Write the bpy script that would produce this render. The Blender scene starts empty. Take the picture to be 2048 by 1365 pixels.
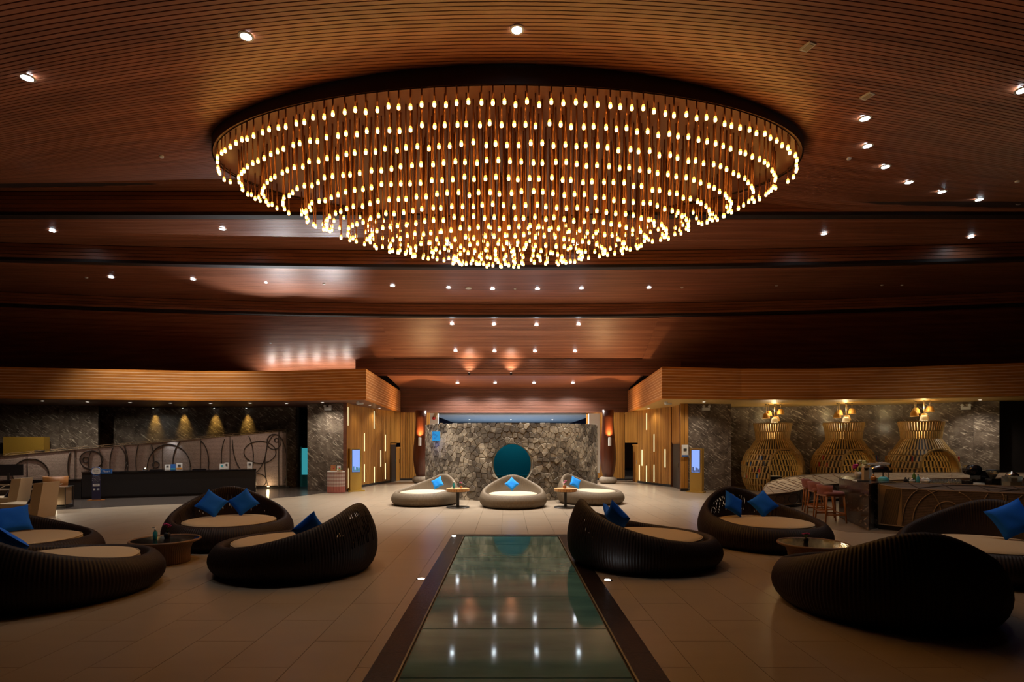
import bpy, math, random
from mathutils import Vector, Matrix, Euler
random.seed(7)
PI = math.pi
SC = bpy.context.scene
COL = SC.collection

# ------------------------------------------------------------------ camera
FPX, HX, HY, EYE = 1140.0, 1016.0, 888.0, 2.0      # focal length and vanishing point in 2048x1365 pixels
cam = bpy.data.cameras.new('camera'); camo = bpy.data.objects.new('camera', cam); COL.objects.link(camo)
camo.location = (0, 0, EYE); camo.rotation_euler = (PI/2, 0, 0)
cam.sensor_width = 36.0; cam.sensor_fit = 'HORIZONTAL'
cam.lens = FPX/2048*36.0
cam.shift_x = (1024-HX)/2048; cam.shift_y = (HY-682.5)/2048
cam.clip_start = 0.1; cam.clip_end = 200
SC.camera = camo
# ------------------------------------------------------------------ world and exposure
wd = bpy.data.worlds.new('night'); SC.world = wd; wd.use_nodes = True
wd.node_tree.nodes['Background'].inputs[0].default_value = (0.30, 0.13, 0.07, 1)
wd.node_tree.nodes['Background'].inputs[1].default_value = 0.010
SC.view_settings.view_transform = 'Standard'; SC.view_settings.look = 'None'
SC.view_settings.gamma = 1.0; SC.view_settings.use_curve_mapping = False
SC.view_settings.exposure = 0.0
DOWN_W = 1250.0        # watts of a ceiling downlight
BULB_E = 25.0         # emission of one chandelier bulb

def at(px, py, z=0.0):
    """the point at height z that the photograph shows at a pixel (below / above the horizon)"""
    Y = FPX*(EYE-z)/(py-HY)
    return Vector(((px-HX)*Y/FPX, Y, z))

# ------------------------------------------------------------------ materials
MATS = {}
def new_mat(name):
    m = bpy.data.materials.new(name); m.use_nodes = True
    nt = m.node_tree; b = nt.nodes['Principled BSDF']
    MATS[name] = m
    return m, nt, b
def nd(nt, t, **kw):
    n = nt.nodes.new(t)
    for k, v in kw.items(): setattr(n, k, v)
    return n
def plain(name, col, rough=0.5, metal=0.0, spec=0.5, noise=0.12, nscale=30.0, bump=0.0, trans=0.0):
    m, nt, b = new_mat(name)
    b.inputs['Roughness'].default_value = rough; b.inputs['Metallic'].default_value = metal
    b.inputs['Specular IOR Level'].default_value = spec
    if trans: b.inputs['Transmission Weight'].default_value = trans
    g = nd(nt, 'ShaderNodeNewGeometry'); t = nd(nt, 'ShaderNodeTexNoise'); t.inputs['Scale'].default_value = nscale
    t.inputs['Detail'].default_value = 4
    nt.links.new(g.outputs['Position'], t.inputs['Vector'])
    mx = nd(nt, 'ShaderNodeMix', data_type='RGBA')
    mx.inputs['A'].default_value = tuple(c*(1-noise) for c in col)+(1,)
    mx.inputs['B'].default_value = tuple(min(1, c*(1+noise)) for c in col)+(1,)
    nt.links.new(t.outputs['Fac'], mx.inputs['Factor']); nt.links.new(mx.outputs['Result'], b.inputs['Base Color'])
    if bump:
        bp = nd(nt, 'ShaderNodeBump'); bp.inputs['Strength'].default_value = bump; bp.inputs['Distance'].default_value = 0.01
        nt.links.new(t.outputs['Fac'], bp.inputs['Height']); nt.links.new(bp.outputs['Normal'], b.inputs['Normal'])
    return m
def wood(name, dark, light, scale=(0.6, 9, 9), rough=0.45, var=0.35, spec=0.4):
    m, nt, b = new_mat(name)
    g = nd(nt, 'ShaderNodeNewGeometry'); mp = nd(nt, 'ShaderNodeMapping'); mp.inputs['Scale'].default_value = scale
    nt.links.new(g.outputs['Position'], mp.inputs['Vector'])
    t = nd(nt, 'ShaderNodeTexNoise'); t.inputs['Scale'].default_value = 1.0; t.inputs['Detail'].default_value = 6
    nt.links.new(mp.outputs['Vector'], t.inputs['Vector'])
    oi = nd(nt, 'ShaderNodeObjectInfo')
    ad = nd(nt, 'ShaderNodeMath', operation='MULTIPLY_ADD'); ad.inputs[1].default_value = var; ad.inputs[2].default_value = -var/2
    nt.links.new(oi.outputs['Random'], ad.inputs[0])
    a2 = nd(nt, 'ShaderNodeMath', operation='ADD', use_clamp=True)
    nt.links.new(t.outputs['Fac'], a2.inputs[0]); nt.links.new(ad.outputs[0], a2.inputs[1])
    r = nd(nt, 'ShaderNodeValToRGB'); r.color_ramp.elements[0].position = 0.3; r.color_ramp.elements[1].position = 0.72
    r.color_ramp.elements[0].color = dark+(1,); r.color_ramp.elements[1].color = light+(1,)
    nt.links.new(a2.outputs[0], r.inputs[0]); nt.links.new(r.outputs[0], b.inputs['Base Color'])
    b.inputs['Roughness'].default_value = rough; b.inputs['Specular IOR Level'].default_value = spec
    return m
def marble(name, base, mid, vein, rough=0.25):
    """mottled stone with thin pale scratches running at a slant"""
    m, nt, b = new_mat(name)
    g = nd(nt, 'ShaderNodeNewGeometry'); oi = nd(nt, 'ShaderNodeObjectInfo')
    of = nd(nt, 'ShaderNodeVectorMath', operation='MULTIPLY_ADD')
    of.inputs[1].default_value = (7, 5, 9); nt.links.new(oi.outputs['Random'], of.inputs[0]); nt.links.new(g.outputs['Position'], of.inputs[2])
    mo = nd(nt, 'ShaderNodeTexNoise'); mo.inputs['Scale'].default_value = 2.2; mo.inputs['Detail'].default_value = 6; mo.inputs['Roughness'].default_value = 0.65
    nt.links.new(of.outputs[0], mo.inputs['Vector'])
    r0 = nd(nt, 'ShaderNodeValToRGB'); e = r0.color_ramp.elements; e[0].position = 0.35; e[0].color = base+(1,); e[1].position = 0.68; e[1].color = mid+(1,)
    nt.links.new(mo.outputs['Fac'], r0.inputs[0])
    prev = r0.outputs[0]
    for (rot, th) in ((0.62, 0.57), (-0.45, 0.63)):
        mp = nd(nt, 'ShaderNodeMapping', vector_type='TEXTURE'); mp.inputs['Rotation'].default_value = (0.0, rot, 0.0); mp.inputs['Scale'].default_value = (0.36, 0.36, 0.06)
        nt.links.new(of.outputs[0], mp.inputs['Vector'])
        t = nd(nt, 'ShaderNodeTexNoise'); t.inputs['Scale'].default_value = 1.0; t.inputs['Detail'].default_value = 3; t.inputs['Distortion'].default_value = 0.9
        nt.links.new(mp.outputs['Vector'], t.inputs['Vector'])
        mr = nd(nt, 'ShaderNodeMapRange'); mr.inputs[1].default_value = th; mr.inputs[2].default_value = th+0.13
        nt.links.new(t.outputs['Fac'], mr.inputs[0])
        mx = nd(nt, 'ShaderNodeMix', data_type='RGBA'); mx.inputs['B'].default_value = vein+(1,)
        nt.links.new(mr.outputs[0], mx.inputs['Factor']); nt.links.new(prev, mx.inputs['A']); prev = mx.outputs['Result']
    nt.links.new(prev, b.inputs['Base Color']); b.inputs['Roughness'].default_value = rough
    return m
def emit(name, col, strength):
    m = bpy.data.materials.new(name); m.use_nodes = True; nt = m.node_tree; nt.nodes.clear()
    o = nd(nt, 'ShaderNodeOutputMaterial'); e = nd(nt, 'ShaderNodeEmission')
    e.inputs[0].default_value = col+(1,); e.inputs[1].default_value = strength
    nt.links.new(e.outputs[0], o.inputs[0]); MATS[name] = m
    return m

wood('ceil_wood', (0.19, 0.063, 0.030), (0.33, 0.122, 0.062), (0.35, 5, 5), 0.42, 0.30)
plain('ceil_back', (0.020, 0.006, 0.004), 0.8)
wood('fascia_wood', (0.40, 0.135, 0.020), (0.60, 0.225, 0.040), (0.5, 9, 9), 0.4, 0.25)
plain('fascia_lit_edge', (0.80, 0.55, 0.36), 0.5)
wood('wall_wood', (0.27, 0.115, 0.018), (0.45, 0.21, 0.042), (9, 9, 0.5), 0.4, 0.35)
wood('beam_wood', (0.110, 0.042, 0.026), (0.185, 0.075, 0.048), (0.5, 9, 9), 0.45, 0.25)
marble('stone_panel', (0.075, 0.057, 0.046), (0.21, 0.168, 0.135), (0.52, 0.45, 0.37))
marble('bar_stone', (0.014, 0.011, 0.011), (0.045, 0.036, 0.032), (0.20, 0.16, 0.13), 0.2)
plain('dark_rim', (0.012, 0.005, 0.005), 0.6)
plain('canopy_wood', (0.11, 0.038, 0.013), 0.4)
plain('rod_bronze', (0.30, 0.12, 0.05), 0.32, 0.7)
plain('trim_white', (0.7, 0.7, 0.68), 0.5)
plain('black', (0.012, 0.010, 0.010), 0.45)
plain('black_gloss', (0.012, 0.010, 0.011), 0.12)
plain('wicker_taupe', (0.145, 0.107, 0.068), 0.6, 0, 0.3, 0.25, 60)
plain('wicker_dark', (0.019, 0.009, 0.006), 0.55, 0, 0.25, 0.25, 60)
plain('cushion_cream', (0.47, 0.395, 0.28), 0.85, 0, 0.2, 0.05, 80)
plain('cushion_sand', (0.46, 0.36, 0.235), 0.85, 0, 0.2, 0.05, 80)
plain('pillow_blue', (0.006, 0.13, 0.78), 0.8, 0, 0.2, 0.10, 50)
plain('pillow_blue_lit', (0.015, 0.25, 0.80), 0.8, 0, 0.2, 0.10, 50)  # paler copy of the pillow blue, with the light on the far pillows painted in
plain('teak', (0.50, 0.27, 0.11), 0.45, 0, 0.4, 0.3, 25)
plain('steel_dark', (0.05, 0.045, 0.04), 0.4, 0.6)
plain('rattan_brown', (0.17, 0.085, 0.035), 0.5, 0, 0.4, 0.25, 60)
plain('glass_dark', (0.012, 0.010, 0.009), 0.06, 0, 0.6)
plain('pod_wood', (0.46, 0.29, 0.092), 0.45, 0, 0.4, 0.25, 9)
plain('shade_gold', (0.45, 0.24, 0.06), 0.6)
plain('gold', (0.42, 0.25, 0.04), 0.4, 0.1)
def weave_mat(name, col):
    m, nt, b = new_mat(name); g = nd(nt, 'ShaderNodeNewGeometry')
    w = nd(nt, 'ShaderNodeTexWave', bands_direction='Z'); w.inputs['Scale'].default_value = 9.0; w.inputs['Distortion'].default_value = 2.0; w.inputs['Detail Scale'].default_value = 0.6
    nt.links.new(g.outputs['Position'], w.inputs['Vector'])
    t = nd(nt, 'ShaderNodeTexNoise'); t.inputs['Scale'].default_value = 25; t.inputs['Detail'].default_value = 4
    nt.links.new(g.outputs['Position'], t.inputs['Vector'])
    a = nd(nt, 'ShaderNodeMath', operation='MULTIPLY_ADD'); a.inputs[1].default_value = 0.5
    nt.links.new(w.outputs['Fac'], a.inputs[0]); nt.links.new(t.outputs['Fac'], a.inputs[2])
    r = nd(nt, 'ShaderNodeValToRGB'); e = r.color_ramp.elements; e[0].position = 0.4; e[1].position = 0.95
    e[0].color = tuple(c*.6 for c in col)+(1,); e[1].color = tuple(c*1.3 for c in col)+(1,)
    nt.links.new(a.outputs[0], r.inputs[0]); nt.links.new(r.outputs[0], b.inputs['Base Color']); b.inputs['Roughness'].default_value = 0.8
    bp = nd(nt, 'ShaderNodeBump'); bp.inputs['Strength'].default_value = 0.5; bp.inputs['Distance'].default_value = 0.01
    nt.links.new(a.outputs[0], bp.inputs['Height']); nt.links.new(bp.outputs['Normal'], b.inputs['Normal'])
weave_mat('weave', (0.33, 0.25, 0.215))
weave_mat('weave_tan', (0.30, 0.215, 0.13))
weave_mat('weave_brown', (0.085, 0.054, 0.036))
plain('cane', (0.22, 0.14, 0.07), 0.6)
plain('wire', (0.035, 0.022, 0.015), 0.6)
plain('mauve', (0.27, 0.10, 0.095), 0.7)
plain('stool_wood', (0.30, 0.11, 0.025), 0.4, 0, 0.4, 0.25, 20)
plain('fabric_beige', (0.48, 0.37, 0.24), 0.85, 0, 0.2, 0.12, 90)
plain('fabric_violet', (0.06, 0.045, 0.065), 0.85)
plain('orange_vinyl', (0.26, 0.10, 0.022), 0.5)
plain('boulder', (0.21, 0.165, 0.12), 0.85, 0, 0.3, 0.35, 14, 0.8)
wood('amphora_wood', (0.045, 0.010, 0.004), (0.085, 0.021, 0.008), (9, 9, 0.7), 0.3, 0.0)
plain('white_paint', (0.62, 0.63, 0.62), 0.6)
plain('teal_paint', (0.012, 0.20, 0.23), 0.7)
plain('grey_paint', (0.42, 0.47, 0.52), 0.6)
plain('mortar', (0.36, 0.31, 0.23), 0.9, 0, 0.2, 0.3, 12)
plain('red', (0.45, 0.02, 0.02), 0.5)
plain('magenta', (0.50, 0.02, 0.20), 0.6)
plain('pink', (0.75, 0.22, 0.40), 0.6)
plain('green_leaf', (0.10, 0.20, 0.03), 0.6)
plain('cream_flower', (0.62, 0.62, 0.33), 0.7)
plain('paper_white', (0.70, 0.70, 0.68), 0.6)
plain('print_blue', (0.02, 0.12, 0.42), 0.5)
plain('print_teal', (0.05, 0.35, 0.42), 0.5)
plain('print_dark', (0.05, 0.05, 0.05), 0.5)
plain('print_orange', (0.55, 0.22, 0.02), 0.5)
plain('print_violet', (0.02, 0.02, 0.06), 0.5)
plain('terracotta', (0.38, 0.15, 0.05), 0.5)
plain('chrome', (0.6, 0.6, 0.58), 0.15, 1.0)
plain('clear_glass', (0.7, 0.75, 0.72), 0.05, 0, 0.5, 0.05, 30, 0, 0.85)
plain('teal_glass', (0.05, 0.35, 0.38), 0.08, 0, 0.5, 0.05, 30, 0, 0.4)
plain('candle_amber', (0.42, 0.15, 0.02), 0.3)
plain('dark_stone_floor', (0.062, 0.048, 0.040), 0.22, 0, 0.5, 0.3, 3)
plain('bar_floor', (0.17, 0.125, 0.085), 0.35, 0, 0.5, 0.25, 3)
plain('grout', (0.12, 0.092, 0.066), 0.8)
plain('rim_metal', (0.16, 0.14, 0.09), 0.4, 0.5)
emit('lens_cool', (0.82, 0.93, 1.0), 60.0)
emit('lens_dim', (1.0, 0.93, 0.80), 8.0)
emit('bulb_warm', (1.0, 0.47, 0.095), BULB_E)
emit('bulb_amber', (1.0, 0.40, 0.05), 4.0)
emit('strip_warm', (1.0, 0.83, 0.42), 1.6)
emit('screen_blue', (0.30, 0.45, 1.0), 1.0)
emit('screen_teal', (0.04, 0.35, 0.75), 0.8)
emit('teal_glow', (0.08, 0.62, 0.70), 0.42)
emit('shade_glow', (1.0, 0.84, 0.52), 4.5)
emit('spot_warm', (1.0, 0.72, 0.35), 6.0)

def tile_mat():
    m, nt, b = new_mat('floor_tile')
    g = nd(nt, 'ShaderNodeNewGeometry'); oi = nd(nt, 'ShaderNodeObjectInfo')
    mp = nd(nt, 'ShaderNodeMapping'); mp.inputs['Scale'].default_value = (0.7, 2.2, 1)
    nt.links.new(g.outputs['Position'], mp.inputs['Vector'])
    t = nd(nt, 'ShaderNodeTexNoise'); t.inputs['Scale'].default_value = 1.6; t.inputs['Detail'].default_value = 4
    nt.links.new(mp.outputs['Vector'], t.inputs['Vector'])
    ri = nd(nt, 'ShaderNodeMath', operation='ADD'); nt.links.new(oi.outputs['Random'], ri.inputs[0]); nt.links.new(g.outputs['Random Per Island'], ri.inputs[1])
    ad = nd(nt, 'ShaderNodeMath', operation='MULTIPLY_ADD'); ad.inputs[1].default_value = 0.12; ad.inputs[2].default_value = -0.12
    nt.links.new(ri.outputs[0], ad.inputs[0])
    a2 = nd(nt, 'ShaderNodeMath', operation='ADD', use_clamp=True)
    nt.links.new(t.outputs['Fac'], a2.inputs[0]); nt.links.new(ad.outputs[0], a2.inputs[1])
    r = nd(nt, 'ShaderNodeValToRGB'); e = r.color_ramp.elements
    e[0].position = 0.15; e[0].color = (0.270, 0.208, 0.146, 1); e[1].position = 0.85; e[1].color = (0.322, 0.252, 0.180, 1)
    nt.links.new(a2.outputs[0], r.inputs[0]); nt.links.new(r.outputs[0], b.inputs['Base Color'])
    rr = nd(nt, 'ShaderNodeMapRange'); rr.inputs[3].default_value = 0.27; rr.inputs[4].default_value = 0.33
    nt.links.new(t.outputs['Fac'], rr.inputs[0]); nt.links.new(rr.outputs[0], b.inputs['Roughness'])
tile_mat()
def glass_floor_mat():
    m, nt, b = new_mat('wet_glass')
    g = nd(nt, 'ShaderNodeNewGeometry')
    t = nd(nt, 'ShaderNodeTexNoise'); t.inputs['Scale'].default_value = 1.3; t.inputs['Detail'].default_value = 6
    mp = nd(nt, 'ShaderNodeMapping'); mp.inputs['Scale'].default_value = (0.6, 2.0, 1)
    nt.links.new(g.outputs['Position'], mp.inputs['Vector']); nt.links.new(mp.outputs['Vector'], t.inputs['Vector'])
    r = nd(nt, 'ShaderNodeValToRGB'); e = r.color_ramp.elements
    e[0].position = 0.35; e[0].color = (0.050, 0.165, 0.190, 1); e[1].position = 0.7; e[1].color = (0.115, 0.290, 0.320, 1)
    nt.links.new(t.outputs['Fac'], r.inputs[0]); nt.links.new(r.outputs[0], b.inputs['Base Color'])
    b.inputs['Roughness'].default_value = 0.06; b.inputs['IOR'].default_value = 1.5; b.inputs['Specular IOR Level'].default_value = 0.75; b.inputs['Specular Tint'].default_value = (0.50, 0.88, 1.0, 1)
    v = nd(nt, 'ShaderNodeTexVoronoi'); v.inputs['Scale'].default_value = 45.0
    nt.links.new(g.outputs['Position'], v.inputs['Vector'])
    mr = nd(nt, 'ShaderNodeMapRange'); mr.inputs[1].default_value = 0.0; mr.inputs[2].default_value = 0.22; mr.inputs[3].default_value = 1; mr.inputs[4].default_value = 0
    nt.links.new(v.outputs['Distance'], mr.inputs[0])
    bp = nd(nt, 'ShaderNodeBump'); bp.inputs['Strength'].default_value = 0.10; bp.inputs['Distance'].default_value = 0.003
    nt.links.new(mr.outputs[0], bp.inputs['Height']); nt.links.new(bp.outputs['Normal'], b.inputs['Normal'])
glass_floor_mat()
def wet_stone_mat():
    m, nt, b = new_mat('wet_stone')
    g = nd(nt, 'ShaderNodeNewGeometry')
    t = nd(nt, 'ShaderNodeTexNoise'); t.inputs['Scale'].default_value = 28; t.inputs['Detail'].default_value = 3
    nt.links.new(g.outputs['Position'], t.inputs['Vector'])
    r = nd(nt, 'ShaderNodeValToRGB'); e = r.color_ramp.elements
    e[0].color = (0.006, 0.004, 0.004, 1); e[1].color = (0.024, 0.015, 0.015, 1)
    nt.links.new(t.outputs['Fac'], r.inputs[0]); nt.links.new(r.outputs[0], b.inputs['Base Color'])
    b.inputs['Roughness'].default_value = 0.25; b.inputs['Specular IOR Level'].default_value = 0.14
    bp = nd(nt, 'ShaderNodeBump'); bp.inputs['Strength'].default_value = 0.45; bp.inputs['Distance'].default_value = 0.008
    nt.links.new(t.outputs['Fac'], bp.inputs['Height']); nt.links.new(bp.outputs['Normal'], b.inputs['Normal'])
wet_stone_mat()
def cladding_mat():
    m, nt, b = new_mat('cladding')
    g = nd(nt, 'ShaderNodeNewGeometry'); oi = nd(nt, 'ShaderNodeObjectInfo')
    big = nd(nt, 'ShaderNodeTexNoise'); big.inputs['Scale'].default_value = 0.75; big.inputs['Detail'].default_value = 5; big.inputs['Roughness'].default_value = 0.65
    nt.links.new(g.outputs['Position'], big.inputs['Vector'])
    fine = nd(nt, 'ShaderNodeTexNoise'); fine.inputs['Scale'].default_value = 11; fine.inputs['Detail'].default_value = 6
    nt.links.new(g.outputs['Position'], fine.inputs['Vector'])
    s = nd(nt, 'ShaderNodeMath', operation='ADD'); nt.links.new(oi.outputs['Random'], s.inputs[0]); nt.links.new(g.outputs['Random Per Island'], s.inputs[1])
    fr = nd(nt, 'ShaderNodeMath', operation='FRACT'); nt.links.new(s.outputs[0], fr.inputs[0])
    a1 = nd(nt, 'ShaderNodeMath', operation='MULTIPLY_ADD'); a1.inputs[1].default_value = 0.16
    nt.links.new(fr.outputs[0], a1.inputs[0]); nt.links.new(big.outputs['Fac'], a1.inputs[2])
    a2 = nd(nt, 'ShaderNodeMath', operation='MULTIPLY_ADD', use_clamp=True); a2.inputs[1].default_value = 0.30
    nt.links.new(fine.outputs['Fac'], a2.inputs[0]); nt.links.new(a1.outputs[0], a2.inputs[2])
    r = nd(nt, 'ShaderNodeValToRGB'); e = r.color_ramp.elements
    e[0].position = 0.60; e[0].color = (0.070, 0.055, 0.040, 1); e[1].position = 0.86; e[1].color = (0.45, 0.385, 0.285, 1)
    k = e.new(0.71); k.color = (0.150, 0.122, 0.088, 1)
    nt.links.new(a2.outputs[0], r.inputs[0]); nt.links.new(r.outputs[0], b.inputs['Base Color'])
    b.inputs['Roughness'].default_value = 0.7
    bp = nd(nt, 'ShaderNodeBump'); bp.inputs['Strength'].default_value = 0.5; bp.inputs['Distance'].default_value = 0.02
    nt.links.new(fine.outputs['Fac'], bp.inputs['Height']); nt.links.new(bp.outputs['Normal'], b.inputs['Normal'])
cladding_mat()
def gingham_mat():
    m, nt, b = new_mat('gingham')
    tc = nd(nt, 'ShaderNodeTexCoord'); w = nd(nt, 'ShaderNodeTexWave', bands_direction='Z'); w.inputs['Scale'].default_value = 2.2
    nt.links.new(tc.outputs['Object'], w.inputs['Vector'])
    r = nd(nt, 'ShaderNodeValToRGB'); r.color_ramp.elements[0].color = (0.46, 0.36, 0.30, 1); r.color_ramp.elements[1].color = (0.30, 0.17, 0.14, 1)
    nt.links.new(w.outputs['Fac'], r.inputs[0]); nt.links.new(r.outputs[0], b.inputs['Base Color']); b.inputs['Roughness'].default_value = 0.9
gingham_mat()
plain('cloth_red', (0.33, 0.10, 0.07), 0.9)

# ------------------------------------------------------------------ mesh helpers
class MB:
    def __init__(s): s.v = []; s.f = []; s.sm = []
    def add(s, vs, fs, smooth=False):
        o = len(s.v); s.v += [tuple(p) for p in vs]
        for f in fs: s.f.append(tuple(i+o for i in f)); s.sm.append(smooth)
        return s
    def box(s, x0, x1, y0, y1, z0, z1):
        vs = [(x0,y0,z0),(x1,y0,z0),(x1,y1,z0),(x0,y1,z0),(x0,y0,z1),(x1,y0,z1),(x1,y1,z1),(x0,y1,z1)]
        return s.add(vs, [(3,2,1,0),(4,5,6,7),(0,1,5,4),(1,2,6,5),(2,3,7,6),(3,0,4,7)])
    def bar(s, p0, p1, w, d, up=(0,0,1)):
        """box along p0-p1, w wide across, d thick along up-ish"""
        p0, p1 = Vector(p0), Vector(p1); a = (p1-p0).normalized()
        u = Vector(up)
        if abs(a.dot(u)) > 0.98: u = Vector((0,1,0))
        x = a.cross(u).normalized(); y = x.cross(a).normalized()
        vs = []
        for p in (p0, p1):
            for i, j in ((-1,-1),(1,-1),(1,1),(-1,1)): vs.append(p+x*(i*w/2)+y*(j*d/2))
        return s.add(vs, [(0,1,2,3),(7,6,5,4),(0,4,5,1),(1,5,6,2),(2,6,7,3),(3,7,4,0)])
    def tube(s, pts, r, n=8, closed=False, caps=True, smooth=True):
        pts = [Vector(p) for p in pts]; N = len(pts); vs = []; fs = []
        rr = r if isinstance(r, (list, tuple)) else [r]*N
        px = None
        for i, p in enumerate(pts):
            a = pts[(i+1) % N] if (closed or i < N-1) else p
            b = pts[i-1] if (closed or i > 0) else p
            t = (a-b).normalized()
            if px is None:
                u = Vector((0,0,1)) if abs(t.z) < 0.9 else Vector((1,0,0))
                px = u.cross(t).normalized()
            px = (px - t*px.dot(t)).normalized(); py = t.cross(px)
            for k in range(n):
                q = 2*PI*k/n; vs.append(p+px*(math.cos(q)*rr[i])+py*(math.sin(q)*rr[i]))
        for i in range(N if closed else N-1):
            j = (i+1) % N
            for k in range(n):
                l = (k+1) % n; fs.append((i*n+k, i*n+l, j*n+l, j*n+k))
        if caps and not closed:
            fs.append(tuple(range(n-1, -1, -1))); fs.append(tuple((N-1)*n+k for k in range(n)))
        return s.add(vs, fs, smooth)
    def cyl(s, p0, p1, r, n=12, r2=None): return s.tube([p0, p1], [r, r if r2 is None else r2], n, smooth=False)
    def lathe(s, prof, n=24, c=(0,0,0), sx=1.0, sy=1.0, rib=0, amp=0.0, cap0=True, cap1=True, smooth=True):
        vs = []; fs = []; m = len(prof)
        for (r, z) in prof:
            for k in range(n):
                q = 2*PI*k/n; R = r*(1+amp*math.cos(rib*q)) if rib else r
                vs.append((c[0]+R*sx*math.cos(q), c[1]+R*sy*math.sin(q), c[2]+z))
        for i in range(m-1):
            for k in range(n):
                l = (k+1) % n; fs.append((i*n+k, i*n+l, (i+1)*n+l, (i+1)*n+k))
        if cap0: fs.append(tuple(range(n-1, -1, -1)))
        if cap1: fs.append(tuple((m-1)*n+k for k in range(n)))
        return s.add(vs, fs, smooth)
    def prism(s, poly, z0, z1):
        n = len(poly); ar = sum(poly[i][0]*poly[(i+1) % n][1]-poly[(i+1) % n][0]*poly[i][1] for i in range(n))
        if ar < 0: poly = poly[::-1]
        vs = [(p[0],p[1],z0) for p in poly]+[(p[0],p[1],z1) for p in poly]
        return s.add(vs, [tuple(range(n-1,-1,-1)), tuple(range(n,2*n))]+[(i,(i+1)%n,n+(i+1)%n,n+i) for i in range(n)])
    def grid(s, rows, smooth=True, flip=False):
        m = len(rows); n = len(rows[0]); vs = [p for r in rows for p in r]; fs = []
        for i in range(m-1):
            for j in range(n-1):
                f = (i*n+j, i*n+j+1, (i+1)*n+j+1, (i+1)*n+j); fs.append(f[::-1] if flip else f)
        return s.add(vs, fs, smooth)
    def mesh(s, name, mat=None):
        me = bpy.data.meshes.new(name); me.from_pydata(s.v, [], s.f)
        me.polygons.foreach_set('use_smooth', s.sm); me.update()
        if mat: me.materials.append(MATS[mat] if isinstance(mat, str) else mat)
        return me
    def build(s, name, mat, parent=None):
        return link(name, s.mesh(name, mat), parent)
def link(name, data, parent=None, loc=(0,0,0), rot=(0,0,0), scale=(1,1,1)):
    o = bpy.data.objects.new(name, data); COL.objects.link(o)
    o.parent = parent; o.location = loc; o.rotation_euler = rot; o.scale = scale
    return o
def tag(o, label, cat, group=None, kind=None):
    o['label'] = label; o['category'] = cat
    if group: o['group'] = group
    if kind: o['kind'] = kind
    return o
def thing(name, label, cat, loc=(0,0,0), rz=0.0, group=None, kind=None, scale=1.0):
    o = link(name, None, None, loc, (0,0,rz), (scale,)*3); o.empty_display_size = 0.2
    return tag(o, label, cat, group, kind)
def stuff(o): o['kind'] = 'stuff'; return o
def copy_tree(o, parent=None):
    c = o.copy(); COL.objects.link(c); c.parent = parent
    for ch in list(o.children): copy_tree(ch, c)
    return c
def lamp(name, kind, energy, col, parent=None, loc=(0,0,0), rot=(0,0,0), size=0.05, angle=1.4, blend=0.6, sy=None):
    L = bpy.data.lights.new(name, kind); L.energy = energy; L.color = col
    if kind == 'SPOT': L.spot_size = angle; L.spot_blend = blend; L.shadow_soft_size = size
    elif kind == 'AREA':
        L.size = size
        if sy: L.shape = 'RECTANGLE'; L.size_y = sy
    else: L.shadow_soft_size = size
    return link(name, L, parent, loc, rot)
def text_mesh(txt, size, mat):
    c = bpy.data.curves.new('lettering', 'FONT'); c.body = txt; c.size = size; c.align_x = 'CENTER'; c.align_y = 'CENTER'; c.resolution_u = 2
    o = bpy.data.objects.new('lettering', c)
    me = bpy.data.meshes.new_from_object(o); bpy.data.objects.remove(o); me.materials.clear(); me.materials.append(MATS[mat])
    return me
def lettering(txt, size, mat, parent, loc, rot=(PI/2,0,0)):
    return link('lettering', text_mesh(txt, size, mat), parent, loc, rot)

# ================================================================== SETTING: ceiling
XW = 25.0
class Tier:
    def __init__(s, Ys, Ye, zs, ze, ks, ke, drop=0.0): s.a = (Ys, Ye, zs, ze, ks, ke, drop)
    def pt(s, X, t):
        Ys, Ye, zs, ze, ks, ke, drop = s.a
        Y = (Ys-ks*X*X)*(1-t)+(Ye-ke*X*X)*t; z = zs*(1-t)+ze*t
        if drop:
            c = drop*max(0.0, min(1.15, (15.8-Y)/6.3)); ax = abs(X)
            z -= c*(ax*ax if ax < 11 else 121+22*(ax-11))
            u = max(0.0, min(1.0, (X-3.5)/7.0)); z -= 0.60*u*u*(3-2*u)*t*t
        return Vector((X, Y, z))
    def hit(s, px, py):
        lo, hi = 0.0, 1.0
        for _ in range(40):
            t = (lo+hi)/2; Y = s.a[0]*(1-t)+s.a[1]*t
            for _ in range(8):
                p = s.pt((px-HX)*Y/FPX, t); Y = p.y
            y = HY-FPX*(p.z-EYE)/p.y
            if y < py: lo = t
            else: hi = t
        return p
T1 = Tier(7.4, 16.4, 8.38, 9.27, 0, 0, 0.0122)
T2 = Tier(16.7, 19.5, 8.72, 8.60, 0, 0.003)
T3 = Tier(19.8, 24.7, 8.15, 8.05, 0.003, 0.005)
T4 = Tier(24.95, 28.0, 7.50, 6.18, 0.0, 0.0)
T4S = Tier(24.95, 29.6, 7.62, 5.55, 0.005, 0.005)
T5 = Tier(28.05, 31.3, 5.34, 5.07, 0, 0)
def plank_row(name, tier, t0, t1, x0, x1, nseg, parent, mat, thick=0.03):
    vs = []
    for i in range(nseg+1):
        X = x0+(x1-x0)*i/nseg; a = tier.pt(X, t0); b = tier.pt(X, t1)
        vs += [a, b, b+Vector((0,0,thick)), a+Vector((0,0,thick))]
    fs = [(0,3,2,1), (nseg*4, nseg*4+1, nseg*4+2, nseg*4+3)]
    for i in range(nseg):
        for k in range(4):
            l = (k+1) % 4; fs.append((i*4+k, i*4+l, i*4+4+l, i*4+4+k))
    return MB().add(vs, fs).build('plank', mat, parent)
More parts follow.
